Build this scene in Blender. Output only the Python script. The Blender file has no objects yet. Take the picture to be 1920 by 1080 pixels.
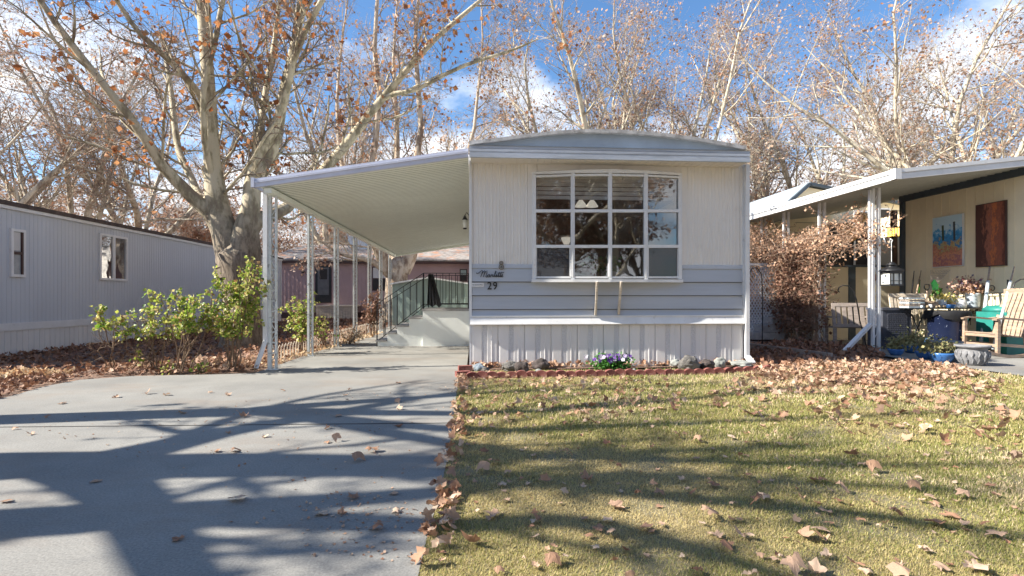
import bpy, math, random
import numpy as np
from mathutils import Vector, Matrix, Euler
C = bpy.context.scene.collection
random.seed(7); RN = np.random.default_rng(11)
# ---------------- camera, world, sun, exposure ----------------
TH = math.radians(4.0); CS, SN = math.cos(TH), math.sin(TH)
FX, HZ, EYE = 1000.0, 557.0, 1.08
SUN_EL, SUN_AZ = math.radians(36), math.radians(5.5)     # azimuth measured from -X towards the camera side
TS = Vector((-math.cos(SUN_EL)*math.cos(SUN_AZ), -math.cos(SUN_EL)*math.sin(SUN_AZ), math.sin(SUN_EL)))
cam = bpy.data.cameras.new('camera'); camo = bpy.data.objects.new('camera', cam); C.objects.link(camo)
camo.location = (0, 0, EYE); camo.rotation_euler = (math.pi/2, 0, -TH)
cam.sensor_width = 36; cam.lens = FX/1920*36; cam.shift_y = 17/1920; cam.clip_end = 2000; cam.clip_start = 0.05
S = bpy.context.scene; S.camera = camo
S.view_settings.view_transform = 'Standard'; S.view_settings.look = 'None'
S.view_settings.exposure = 1.4; S.view_settings.gamma = 1
w = bpy.data.worlds.new('World'); S.world = w; w.use_nodes = True
nt = w.node_tree; bg = nt.nodes['Background']
sky = nt.nodes.new('ShaderNodeTexSky'); sky.sky_type = 'NISHITA'; sky.sun_disc = False
sky.sun_elevation = SUN_EL; sky.sun_rotation = math.atan2(TS.x, TS.y); sky.air_density = 1.0; sky.dust_density = 0.6; sky.ozone_density = 1.5
tc = nt.nodes.new('ShaderNodeTexCoord'); sep = nt.nodes.new('ShaderNodeSeparateXYZ'); nt.links.new(tc.outputs['Generated'], sep.inputs[0])
dv = nt.nodes.new('ShaderNodeMath'); dv.operation = 'ADD'; dv.inputs[1].default_value = 0.35; nt.links.new(sep.outputs['Z'], dv.inputs[0])
vd = nt.nodes.new('ShaderNodeVectorMath'); vd.operation = 'DIVIDE'; cb = nt.nodes.new('ShaderNodeCombineXYZ')
for i in range(3): nt.links.new(dv.outputs[0], cb.inputs[i])
nt.links.new(tc.outputs['Generated'], vd.inputs[0]); nt.links.new(cb.outputs[0], vd.inputs[1])
nz = nt.nodes.new('ShaderNodeTexNoise'); nz.inputs['Scale'].default_value = 2.3; nz.inputs['Detail'].default_value = 8; nz.inputs['Roughness'].default_value = 0.55
nt.links.new(vd.outputs[0], nz.inputs['Vector'])
ad = nt.nodes.new('ShaderNodeMath'); ad.operation = 'MULTIPLY_ADD'; ad.inputs[1].default_value = -0.6; nt.links.new(sep.outputs['Z'], ad.inputs[0]); nt.links.new(nz.outputs[0], ad.inputs[2])
rp = nt.nodes.new('ShaderNodeValToRGB'); rp.color_ramp.elements[0].position = 0.285; rp.color_ramp.elements[1].position = 0.43
nt.links.new(ad.outputs[0], rp.inputs[0])
tint = nt.nodes.new('ShaderNodeMix'); tint.data_type = 'RGBA'; tint.blend_type = 'MULTIPLY'; tint.inputs[0].default_value = 1
tint.inputs[7].default_value = (0.78, 1.08, 1.32, 1); nt.links.new(sky.outputs[0], tint.inputs[6])
mx = nt.nodes.new('ShaderNodeMix'); mx.data_type = 'RGBA'; nt.links.new(rp.outputs[0], mx.inputs[0])
nt.links.new(tint.outputs[2], mx.inputs[6]); mx.inputs[7].default_value = (7.6, 7.8, 8.2, 1)
nt.links.new(mx.outputs[2], bg.inputs[0]); bg.inputs[1].default_value = 0.067
sl = bpy.data.lights.new('sun', 'SUN'); sl.energy = 5.0; sl.angle = math.radians(0.5); sl.color = (1, 0.94, 0.83)
so = bpy.data.objects.new('sun', sl); C.objects.link(so); so.rotation_euler = TS.to_track_quat('Z', 'Y').to_euler()

# ---------------- measuring helpers: photograph pixel -> point of the place ----------------
def G(px, py, z=0.0):
    d = FX*(EYE-z)/(py-HZ); u = (px-960)/FX*d
    return Vector((u*CS+d*SN, -u*SN+d*CS, z))
def onY(px, py, Y):
    k = (px-960)/FX; x = Y*(k*CS+SN)/(CS-k*SN); d = x*SN+Y*CS
    return Vector((x, Y, EYE+(HZ-py)*d/FX))
def onX(px, py, X):
    k = (px-960)/FX; y = X*(CS-k*SN)/(k*CS+SN); d = X*SN+y*CS
    return Vector((X, y, EYE+(HZ-py)*d/FX))
def atd(px, py, d):
    u = (px-960)/FX*d
    return Vector((u*CS+d*SN, -u*SN+d*CS, EYE+(HZ-py)*d/FX))

# ---------------- object helpers ----------------
def tag(o, label=None, cat=None, group=None, kind=None):
    if label: o['label'] = label
    if cat: o['category'] = cat
    if group: o['group'] = group
    if kind: o['kind'] = kind
    return o
def empty(name, loc=(0, 0, 0), label=None, cat=None, group=None, rz=0):
    o = bpy.data.objects.new(name, None); C.objects.link(o); o.location = loc; o.rotation_euler = (0, 0, rz)
    o.empty_display_size = 0.1
    return tag(o, label, cat, group)
def copy_tree(o, parent=None):
    c = o.copy(); C.objects.link(c); c.parent = parent
    for ch in [x for x in KIDS.get(o.name, [])]:
        copy_tree(ch, c)
    if parent: KIDS.setdefault(parent.name, []).append(c)
    return c
KIDS = {}
class MB:
    def __init__(s): s.v = []; s.f = []; s.sm = []
    def add(s, vs, fs, smooth=False):
        b = len(s.v); s.v += [tuple(v) for v in vs]
        for f in fs: s.f.append(tuple(b+i for i in f)); s.sm.append(smooth)
        return s
    def box(s, x0, x1, y0, y1, z0, z1, M=None):
        vs = [Vector((x, y, z)) for z in (z0, z1) for y in (y0, y1) for x in (x0, x1)]
        if M: vs = [M @ v for v in vs]
        return s.add(vs, [(0, 2, 3, 1), (4, 5, 7, 6), (0, 1, 5, 4), (2, 6, 7, 3), (0, 4, 6, 2), (1, 3, 7, 5)])
    def bar(s, a, b, w, h=None, up=(0, 0, 1)):     # rectangular bar from a to b
        a, b = Vector(a), Vector(b); h = h or w; d = (b-a).normalized(); u = Vector(up)
        if abs(d.dot(u)) > .98: u = Vector((0, 1, 0))
        r = d.cross(u).normalized(); u = r.cross(d)
        vs = [p+r*sx*w/2+u*sz*h/2 for p in (a, b) for sz in (-1, 1) for sx in (-1, 1)]
        return s.add(vs, [(0, 2, 3, 1), (4, 5, 7, 6), (0, 1, 5, 4), (2, 6, 7, 3), (0, 4, 6, 2), (1, 3, 7, 5)])
    def tube(s, pts, r, n=8, cap=True):
        pts = [Vector(p) for p in pts]; rs = r if isinstance(r, (list, tuple)) else [r]*len(pts)
        vs = []; N = None
        for i, p in enumerate(pts):
            t = (pts[min(i+1, len(pts)-1)]-pts[max(i-1, 0)]).normalized()
            if N is None: N = t.cross(Vector((0, 0, 1)) if abs(t.z) < .9 else Vector((1, 0, 0))).normalized()
            else: N = (N-t*N.dot(t)).normalized()
            B = t.cross(N)
            vs += [p+(N*math.cos(2*math.pi*k/n)+B*math.sin(2*math.pi*k/n))*rs[i] for k in range(n)]
        fs = [(i*n+k, i*n+(k+1) % n, (i+1)*n+(k+1) % n, (i+1)*n+k) for i in range(len(pts)-1) for k in range(n)]
        if cap: fs += [tuple(range(n-1, -1, -1)), tuple((len(pts)-1)*n+k for k in range(n))]
        return s.add(vs, fs, n > 5)
    def lathe(s, prof, c=(0, 0, 0), n=20, M=None):
        c = Vector(c)
        vs = [Vector((r*math.cos(2*math.pi*k/n), r*math.sin(2*math.pi*k/n), z)) for r, z in prof for k in range(n)]
        vs = [(M @ v if M else v)+c for v in vs]
        fs = [(i*n+k, i*n+(k+1) % n, (i+1)*n+(k+1) % n, (i+1)*n+k) for i in range(len(prof)-1) for k in range(n)]
        fs += [tuple(range(n-1, -1, -1)), tuple((len(prof)-1)*n+k for k in range(n))]
        return s.add(vs, fs, True)
    def poly(s, pts, t):     # polygon with thickness vector t
        pts = [Vector(p) for p in pts]; n = len(pts); t = Vector(t)
        return s.add(pts+[p+t for p in pts], [tuple(range(n)), tuple(range(2*n-1, n-1, -1))]+[(i, (i+1) % n, n+(i+1) % n, n+i)[::-1] for i in range(n)])
    def build(s, name, mat, parent=None, off=None):
        me = bpy.data.meshes.new(name)
        v = s.v
        if parent is not None and off is None: off = ORG.get(parent.name)
        if off is not None: v = [(a[0]-off[0], a[1]-off[1], a[2]-off[2]) for a in v]
        me.from_pydata(v, [], s.f); me.polygons.foreach_set('use_smooth', s.sm); me.materials.append(mat)
        import bmesh
        bm = bmesh.new(); bm.from_mesh(me); bmesh.ops.recalc_face_normals(bm, faces=bm.faces); bm.to_mesh(me); bm.free()
        me.update()
        return link(name, me, parent)
def link(name, me, parent=None):
    o = bpy.data.objects.new(name, me); C.objects.link(o)
    if parent is not None:
        o.parent = parent; KIDS.setdefault(parent.name, []).append(o)
        if parent.name in ORG: ORG[o.name] = ORG[parent.name]
    return o
ORG = {}
def thing(name, loc, label, cat, group=None):
    """Empty at the thing's base; its parts are written in world coordinates and shifted."""
    o = empty(name, loc, label, cat, group); ORG[o.name] = Vector(loc); return o
def np_mesh(name, V, F, mat, tint=None, parent=None, smooth=False):
    me = bpy.data.meshes.new(name); V = np.asarray(V, np.float32); F = np.asarray(F, np.int32)
    if parent is not None and ORG.get(parent.name) is not None: V = V-np.array(ORG[parent.name], np.float32)
    me.vertices.add(len(V)); me.vertices.foreach_set('co', V.ravel())
    k = F.shape[1]; me.loops.add(F.size); me.loops.foreach_set('vertex_index', F.ravel())
    me.polygons.add(len(F)); me.polygons.foreach_set('loop_start', np.arange(0, F.size, k, dtype=np.int32))
    me.polygons.foreach_set('loop_total', np.full(len(F), k, np.int32))
    if smooth: me.polygons.foreach_set('use_smooth', np.ones(len(F), bool))
    if tint is not None:
        a = me.attributes.new('tint', 'FLOAT', 'POINT'); a.data.foreach_set('value', np.asarray(tint, np.float32))
    me.materials.append(mat); me.update(calc_edges=True); me.validate()
    return link(name, me, parent)

# ---------------- materials ----------------
def new_mat(name):
    m = bpy.data.materials.new(name); m.use_nodes = True
    return m, m.node_tree, m.node_tree.nodes['Principled BSDF']
def nd(t, typ, **kw):
    n = t.nodes.new(typ)
    for k, v in kw.items(): setattr(n, k, v)
    return n
def noise(t, scale, detail=5, rough=.6, vec=None, stretch=None):
    tc = nd(t, 'ShaderNodeTexCoord'); mp = nd(t, 'ShaderNodeMapping')
    if stretch: mp.inputs['Scale'].default_value = stretch
    t.links.new(tc.outputs['Object'], mp.inputs[0])
    n = nd(t, 'ShaderNodeTexNoise'); n.inputs['Scale'].default_value = scale; n.inputs['Detail'].default_value = detail; n.inputs['Roughness'].default_value = rough
    t.links.new(mp.outputs[0], n.inputs['Vector']); return n.outputs[0]
def ramp(t, fac, stops):
    r = nd(t, 'ShaderNodeValToRGB'); e = r.color_ramp.elements
    while len(e) < len(stops): e.new(.5)
    for i, (p, c) in enumerate(stops): e[i].position = p; e[i].color = (*c, 1)
    t.links.new(fac, r.inputs[0]); return r.outputs[0]
def mixc(t, fac, a, b, mode='MIX'):
    m = nd(t, 'ShaderNodeMix', data_type='RGBA', blend_type=mode)
    for i, x in ((0, fac), (6, a), (7, b)):
        if hasattr(x, 'links'): t.links.new(x, m.inputs[i])
        elif i == 0: m.inputs[0].default_value = x
        else: m.inputs[i].default_value = (*x, 1)
    return m.outputs[2]
def bump(t, b, h, strength=.3, dist=.01):
    n = nd(t, 'ShaderNodeBump'); n.inputs['Strength'].default_value = strength; n.inputs['Distance'].default_value = dist
    t.links.new(h, n.inputs['Height']); t.links.new(n.outputs[0], b.inputs['Normal'])
def mat(name, col, rough=.6, var=.12, scale=6, metal=0, bmp=0, stretch=None, dirt_or_glint=None, dscale=3, dpos=(.5, .75), spec=.5):
    m, t, b = new_mat(name)
    c2 = tuple(max(0, c*(1-var*2)) for c in col); c3 = tuple(min(1, c*(1+var)) for c in col)
    n = noise(t, scale, 6, .6, stretch=stretch)
    c = ramp(t, n, [(.3, c2), (.7, c3)])
    if dirt_or_glint:
        n2 = noise(t, dscale, 8, .7, stretch=stretch)
        c = mixc(t, ramp(t, n2, [(dpos[0], (0, 0, 0)), (dpos[1], (1, 1, 1))]), c, dirt_or_glint)
    t.links.new(c, b.inputs['Base Color']); b.inputs['Roughness'].default_value = rough; b.inputs['Metallic'].default_value = metal
    b.inputs['Specular IOR Level'].default_value = spec
    if bmp: bump(t, b, noise(t, scale*8, 4, .6), bmp, .01)
    return m
def leafmat(name, stops, trans=.35, rough=.6, spec=.2):
    m, t, b = new_mat(name)
    at = nd(t, 'ShaderNodeAttribute', attribute_name='tint'); oi = nd(t, 'ShaderNodeObjectInfo')
    ad = nd(t, 'ShaderNodeMath', operation='ADD'); fr = nd(t, 'ShaderNodeMath', operation='FRACT')
    t.links.new(at.outputs['Fac'], ad.inputs[0]); t.links.new(oi.outputs['Random'], ad.inputs[1]); t.links.new(ad.outputs[0], fr.inputs[0])
    c = ramp(t, fr.outputs[0], stops)
    t.links.new(c, b.inputs['Base Color']); b.inputs['Roughness'].default_value = rough; b.inputs['Specular IOR Level'].default_value = spec
    tr = nd(t, 'ShaderNodeBsdfTranslucent'); t.links.new(c, tr.inputs[0]); mxs = nd(t, 'ShaderNodeMixShader'); mxs.inputs[0].default_value = trans
    t.links.new(b.outputs[0], mxs.inputs[1]); t.links.new(tr.outputs[0], mxs.inputs[2]); t.links.new(mxs.outputs[0], t.nodes['Material Output'].inputs[0])
    return m
def emis(name, col, s):
    m, t, b = new_mat(name); b.inputs['Base Color'].default_value = (*col, 1); b.inputs['Emission Color'].default_value = (*col, 1); b.inputs['Emission Strength'].default_value = s
    return m
def glassmat(name, refl=.16, tintc=(.75, .78, .78), bm=.0):
    m, t, b = new_mat(name)
    g = nd(t, 'ShaderNodeBsdfGlossy'); g.inputs['Roughness'].default_value = .02; tr = nd(t, 'ShaderNodeBsdfTransparent'); tr.inputs[0].default_value = (*tintc, 1)
    fz = nd(t, 'ShaderNodeFresnel'); fz.inputs[0].default_value = 1.6; a = nd(t, 'ShaderNodeMath', operation='ADD', use_clamp=True); a.inputs[1].default_value = refl
    t.links.new(fz.outputs[0], a.inputs[0]); ms = nd(t, 'ShaderNodeMixShader'); t.links.new(a.outputs[0], ms.inputs[0])
    t.links.new(tr.outputs[0], ms.inputs[1]); t.links.new(g.outputs[0], ms.inputs[2]); t.links.new(ms.outputs[0], t.nodes['Material Output'].inputs[0])
    if bm:
        n = nd(t, 'ShaderNodeBump'); n.inputs['Strength'].default_value = bm; n.inputs['Distance'].default_value = .02; t.links.new(noise(t, 2.2, 2), n.inputs['Height']); t.links.new(n.outputs[0], g.inputs['Normal'])
    return m
M = {}
M['white'] = mat('white_paint', (.72, .72, .72), .45, .06, 3, dirt_or_glint=(.45, .42, .38), dscale=4, dpos=(.62, .85))
M['whitetrim'] = mat('white_trim', (.7, .7, .7), .4, .05, 4, dirt_or_glint=(.42, .38, .33), dscale=9, dpos=(.6, .8))
M['weathered'] = mat('chipped_white_metal', (.68, .7, .68), .5, .08, 8, dirt_or_glint=(.22, .23, .2), dscale=14, dpos=(.56, .66), metal=.1)
M['beige'] = mat('beige_ribbed_metal', (.75, .715, .67), .55, .03, 1.3, dirt_or_glint=(.55, .5, .43), dscale=1.5, dpos=(.58, .95))
M['blueclap'] = mat('grey_blue_lap_siding', (.43, .455, .495), .5, .05, 1.5, dirt_or_glint=(.36, .38, .42), dscale=2, dpos=(.5, .8), stretch=(.3, 1, 3))
M['blueband'] = mat('grey_blue_band', (.46, .50, .57), .5, .05, 2)
M['skirt'] = mat('white_skirting', (.70, .68, .66), .5, .05, 2, dirt_or_glint=(.38, .3, .26), dscale=5, dpos=(.66, .8), stretch=(1, 1, .3))
M['perf'] = mat('perforated_skirting', (.60, .595, .60), .6, .18, 70)
M['fascia'] = mat('weathered_roof_fascia', (.46, .50, .56), .4, .12, 3, metal=.2, dirt_or_glint=(.28, .30, .34), dscale=4, dpos=(.5, .7), stretch=(.4, 1, 3))
M['roofgrey'] = mat('roof_metal', (.31, .36, .41), .5, .1, 2)
M['soffit'] = mat('pale_green_soffit', (.85, .89, .81), .5, .03, 2)
M['carfascia'] = mat('lilac_white_gutter', (.58, .6, .7), .35, .05, 4, metal=.15)
M['concrete'] = None
M['black'] = mat('black_iron', (.02, .02, .022), .45, .2, 20)
M['darkpl'] = mat('charcoal_plastic', (.06, .065, .085), .55, .1, 9)
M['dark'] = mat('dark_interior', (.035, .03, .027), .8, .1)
M['inwall'] = mat('interior_wall', (.16, .13, .1), .8, .1)
M['wood'] = mat('weathered_teak', (.38, .26, .17), .65, .25, 3, stretch=(2, 2, 12), dirt_or_glint=(.26, .22, .2), dscale=5, dpos=(.45, .65))
M['woodpale'] = mat('bleached_wood', (.62, .53, .42), .65, .15, 3, stretch=(2, 2, 12))
M['woodgrey'] = mat('grey_weathered_wood', (.3, .25, .22), .7, .2, 3, stretch=(2, 2, 12))
M['mauve'] = mat('mauve_siding', (.42, .29, .28), .7, .06, 1.5)
M['brown'] = mat('dark_brown_trim', (.07, .035, .03), .6, .1)
M['greenshed'] = mat('pale_green_shed_metal', (.33, .42, .38), .5, .08, 2, dirt_or_glint=(.55, .6, .56), dscale=3, dpos=(.6, .8), stretch=(3, 3, .4))  # pale upright streaks are reflections painted into the metal colour
M['cream'] = mat('cream_siding', (.82, .71, .50), .7, .05, 1.5, dirt_or_glint=(.42, .32, .2), dscale=5, dpos=(.7, .8))
M['slate'] = mat('slate_trim', (.06, .08, .1), .6, .1)
M['lefttr'] = mat('grey_metal_siding', (.52, .545, .585), .5, .04, 1.2, stretch=(1, 1, .2))
M['shingle'] = mat('leafy_shingles', (.3, .27, .25), .9, .3, 5, dirt_or_glint=(.35, .17, .1), dscale=1.5, dpos=(.5, .62))
M['shingledark'] = mat('dark_roof_edge', (.09, .065, .055), .8, .3, 8)
M['stoop'] = mat('white_stucco_stoop', (.88, .9, .86), .6, .03, 2, dirt_or_glint=(.5, .5, .45), dscale=3, dpos=(.6, .85))
M['tread'] = mat('grey_tread', (.42, .4, .39), .8, .15, 10)
M['redbrick'] = mat('red_edging_brick', (.25, .075, .06), .85, .3, 12, bmp=.5, dirt_or_glint=(.3, .2, .17), dscale=9, dpos=(.5, .7))
M['rock'] = mat('grey_rock', (.15, .14, .13), .9, .35, 6, bmp=.8)
M['lava'] = mat('dark_lava_rock', (.09, .07, .065), .95, .4, 9, bmp=1.0)
M['rockpale'] = mat('pale_rock', (.27, .28, .26), .85, .2, 5, bmp=.5)
M['rockblue'] = mat('blue_grey_rock', (.2, .24, .28), .8, .2, 5, bmp=.4)
M['bluepot'] = mat('blue_glazed_pot', (.05, .16, .42), .2, .2, 5)
M['greypot'] = mat('grey_stone_pot', (.2, .2, .21), .7, .2, 12, bmp=.4)
M['teal'] = mat('teal_plastic', (.02, .2, .17), .5, .1)
M['galv'] = mat('pale_blue_pail', (.55, .62, .68), .4, .1, metal=.2)
M['bronze'] = mat('aged_bronze', (.22, .17, .11), .5, .3, 30, metal=.4)
M['straw'] = mat('woven_straw', (.5, .32, .15), .8, .2, 20)
M['barkdark'] = mat('rough_brown_bark', (.17, .13, .1), .95, .35, 10, bmp=1)
M['stem'] = mat('rose_stem', (.2, .13, .08), .8, .2, 8)
M['vine'] = mat('dry_vine', (.36, .25, .18), .85, .2, 8)
M['glass'] = glassmat('window_glass', .17, (.8, .82, .82), .05)
M['glass2'] = glassmat('reflective_glass', .45, (.5, .5, .5), .12)
M['shade'] = emis('lit_frosted_shade', (1, .93, .8), .22)
M['amber'] = emis('amber_lamp_glass', (1, .62, .12), 1.6)
M['frost'] = mat('frosted_glass', (.75, .75, .68), .3, .05)
M['blind'] = mat('white_blind', (.6, .58, .56), .6, .03)
M['roofcap'] = mat('grimy_roof_cap', (.48, .46, .44), .6, .2, 6, dirt_or_glint=(.2, .18, .16), dscale=8, dpos=(.5, .7)); M['seam'] = mat('soffit_joint', (.42, .45, .39), .7, .1)

def bark(name, pale=(.50, .43, .30), mid=(.27, .23, .14), brown=(.19, .14, .1), low=2.2, amt=.5):
    m, t, b = new_mat(name)
    n = noise(t, 2.2, 6, .65, stretch=(1.6, 1.6, .7)); c = ramp(t, n, [(.36, brown), (.44, mid), (.52, pale), (.75, tuple(x*1.12 for x in pale))])
    tc = nd(t, 'ShaderNodeTexCoord'); sp = nd(t, 'ShaderNodeSeparateXYZ'); t.links.new(tc.outputs['Object'], sp.inputs[0])
    mr = nd(t, 'ShaderNodeMapRange'); mr.inputs['From Min'].default_value = low+1.3; mr.inputs['From Max'].default_value = low-.5; t.links.new(sp.outputs['Z'], mr.inputs['Value'])
    n3 = noise(t, 5, 5, .7); ml = nd(t, 'ShaderNodeMath', operation='MULTIPLY'); ml.inputs[1].default_value = 2.2
    t.links.new(n3, ml.inputs[0]); m2 = nd(t, 'ShaderNodeMath', operation='MULTIPLY', use_clamp=True); t.links.new(ml.outputs[0], m2.inputs[0]); t.links.new(mr.outputs[0], m2.inputs[1])
    rough_c = ramp(t, noise(t, 9, 6, .7, stretch=(2, 2, .6)), [(.35, (.09, .065, .045)), (.6, (.26, .205, .15))])
    c = mixc(t, m2.outputs[0], c, rough_c)
    t.links.new(c, b.inputs['Base Color']); b.inputs['Roughness'].default_value = .85; bump(t, b, noise(t, 14, 6, .7, stretch=(2, 2, .5)), .8, .02)
    return m
M['bark'] = bark('sycamore_bark'); M['barkfar'] = bark('far_sycamore_bark', (.54, .48, .37), (.33, .28, .2), (.24, .18, .14), low=-5)
M['twig'] = mat('twig_bark', (.26, .2, .15), .85, .25, 3)
M['twigfar'] = mat('pale_twig_bark', (.38, .31, .25), .85, .25, .6)
M['rust'] = leafmat('rust_sycamore_leaf', [(0, (.30, .10, .035)), (.35, (.44, .18, .07)), (.7, (.55, .28, .13)), (1, (.28, .11, .06))], .35)
M['tanleaf'] = leafmat('tan_sycamore_leaf', [(0, (.34, .16, .09)), (.4, (.47, .29, .19)), (.75, (.60, .46, .37)), (1, (.34, .19, .12))], .3)
M['fallen'] = leafmat('fallen_leaf', [(0, (.27, .14, .085)), (.3, (.40, .24, .155)), (.6, (.50, .34, .24)), (.8, (.56, .42, .31)), (1, (.33, .17, .10))], .2)
M['litter'] = leafmat('dark_leaf_litter', [(0, (.16, .08, .05)), (.35, (.27, .14, .09)), (.7, (.38, .22, .14)), (1, (.2, .1, .06))], .1)
M['paleleaf'] = leafmat('pale_dry_leaf', [(0, (.55, .38, .22)), (.4, (.68, .55, .38)), (.75, (.62, .42, .25)), (1, (.5, .27, .13))], .2)
M['rose'] = leafmat('rose_leaf', [(0, (.09, .20, .025)), (.3, (.26, .37, .05)), (.6, (.47, .49, .10)), (.85, (.56, .50, .22)), (1, (.34, .17, .07))], .45, .4, .5)
M['grass'] = leafmat('dry_grass', [(0, (.16, .21, .045)), (.22, (.34, .32, .10)), (.5, (.52, .41, .21)), (1, (.70, .56, .36))], .3)
M['vineleaf'] = leafmat('dry_vine_leaf', [(0, (.13, .065, .045)), (.4, (.22, .12, .085)), (.8, (.34, .2, .14)), (1, (.17, .08, .05))], .25)
M['vinepale'] = leafmat('pale_vine_leaf', [(0, (.46, .26, .15)), (.4, (.62, .40, .27)), (1, (.5, .3, .2))], .3)
M['green'] = leafmat('green_leaf', [(0, (.05, .16, .03)), (.5, (.1, .28, .05)), (1, (.04, .12, .03))], .35)
M['olive'] = leafmat('olive_shrub_leaf', [(0, (.2, .2, .09)), (.5, (.34, .3, .14)), (1, (.16, .17, .09))], .3)
M['petal'] = leafmat('pansy_petal', [(0, (.12, .03, .3)), (.45, (.2, .06, .42)), (.6, (.85, .82, .85)), (1, (.15, .04, .33))], .3)
M['dried'] = leafmat('dried_flower', [(0, (.5, .36, .24)), (.4, (.62, .42, .34)), (.7, (.25, .08, .07)), (1, (.1, .11, .2))], .2)
M['yellowfl'] = leafmat('yellow_flower', [(0, (.75, .62, .12)), (.4, (.85, .78, .5)), (.7, (.55, .6, .1)), (1, (.8, .5, .2))], .2)
def concrete():
    m, t, b = new_mat('concrete')
    n = noise(t, .8, 6, .6); c = ramp(t, n, [(.3, (.165, .16, .15)), (.7, (.265, .255, .235))])
    n2 = noise(t, 90, 3, .7); c = mixc(t, .35, c, ramp(t, n2, [(.35, (.15, .15, .15)), (.65, (.8, .8, .78))]), 'OVERLAY')
    n3 = noise(t, .45, 8, .75, stretch=(1, 2.2, 1)); c = mixc(t, ramp(t, n3, [(.5, (0, 0, 0)), (.72, (.7, .7, .7))]), c, (.19, .145, .11))
    n4 = noise(t, 2.6, 8, .8); c = mixc(t, ramp(t, n4, [(.6, (0, 0, 0)), (.68, (.45, .45, .45))]), c, (.12, .12, .12))
    vo = nd(t, 'ShaderNodeTexVoronoi', feature='DISTANCE_TO_EDGE'); vo.inputs['Scale'].default_value = .33; tcc = nd(t, 'ShaderNodeTexCoord')
    wn = nd(t, 'ShaderNodeTexNoise'); wn.inputs['Scale'].default_value = 1.6; wn.inputs['Detail'].default_value = 6; t.links.new(tcc.outputs['Object'], wn.inputs[0])
    va = nd(t, 'ShaderNodeVectorMath', operation='ADD'); t.links.new(tcc.outputs['Object'], va.inputs[0]); t.links.new(wn.outputs['Color'], va.inputs[1]); t.links.new(va.outputs[0], vo.inputs['Vector'])
    cr = ramp(t, vo.outputs['Distance'], [(0, (.25, .25, .25)), (.002, (0, 0, 0))]); c = mixc(t, cr, c, (.12, .11, .1))
    t.links.new(c, b.inputs['Base Color']); b.inputs['Roughness'].default_value = .85; bump(t, b, n2, .35, .004)
    return m
M['concrete'] = concrete()
def soil(name, a, b_, c_, sc=3):
    m, t, b = new_mat(name); n = noise(t, sc, 8, .7); n2 = noise(t, 40, 4, .7)
    c = mixc(t, .4, ramp(t, n, [(.35, a), (.5, b_), (.65, c_)]), ramp(t, n2, [(.3, a), (.7, c_)])); t.links.new(c, b.inputs['Base Color'])
    b.inputs['Roughness'].default_value = 1; bump(t, b, n2, .9, .02); return m
M['earth'] = soil('leafy_earth', (.10, .06, .045), (.2, .12, .085), (.3, .2, .14))
M['turf'] = soil('turf_soil', (.12, .11, .05), (.2, .17, .09), (.3, .24, .15), 1.4)
M['path'] = soil('pale_gravel', (.3, .27, .22), (.45, .4, .32), (.55, .5, .42))
def painting(name, stops_, sc, stretch, seedz):
    m, t, b = new_mat(name); tc = nd(t, 'ShaderNodeTexCoord'); sp = nd(t, 'ShaderNodeSeparateXYZ'); t.links.new(tc.outputs['Generated'], sp.inputs[0])
    n = noise(t, sc, 6, .7, stretch=stretch); a = nd(t, 'ShaderNodeMath', operation='MULTIPLY_ADD'); a.inputs[1].default_value = 1.1
    t.links.new(n, a.inputs[0]); t.links.new(sp.outputs['Z' if seedz else 'Y'], a.inputs[2]); sb_ = nd(t, 'ShaderNodeMath', operation='SUBTRACT'); sb_.inputs[1].default_value = .32; t.links.new(a.outputs[0], sb_.inputs[0]); c = ramp(t, sb_.outputs[0], stops_)
    t.links.new(c, b.inputs['Base Color']); b.inputs['Roughness'].default_value = .5; return m
# ---------------- tubes, trees, leaves (vectorised) ----------------
def unit(a): return a/np.maximum(np.linalg.norm(a, axis=-1, keepdims=True), 1e-9)
def tubes(P, R, k):
    """P (B,n,3), R (B,n) -> verts, quads"""
    B, n, _ = P.shape
    T = np.empty_like(P); T[:, 1:-1] = P[:, 2:]-P[:, :-2]; T[:, 0] = P[:, 1]-P[:, 0]; T[:, -1] = P[:, -1]-P[:, -2]; T = unit(T)
    D = unit(P[:, -1]-P[:, 0]); ref = np.where(np.abs(D[:, 2:3]) < .8, np.array([[0, 0, 1.]]), np.array([[1., .2, 0]]))
    N = unit(np.cross(T, ref[:, None, :]+0*T)); Bn = np.cross(T, N)
    a = np.arange(k)*2*np.pi/k
    V = P[:, :, None, :]+R[:, :, None, None]*(N[:, :, None, :]*np.cos(a)[None, None, :, None]+Bn[:, :, None, :]*np.sin(a)[None, None, :, None])
    idx = np.arange(B*n*k).reshape(B, n, k); nx = np.roll(idx, -1, axis=2)
    F = np.stack([idx[:, :-1], nx[:, :-1], nx[:, 1:], idx[:, 1:]], -1).reshape(-1, 4)
    return V.reshape(-1, 3), F
def merge(parts):
    Vs, Fs, b = [], [], 0
    for V, F in parts: Vs.append(V); Fs.append(F+b); b += len(V)
    return np.concatenate(Vs), np.concatenate(Fs)
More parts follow.
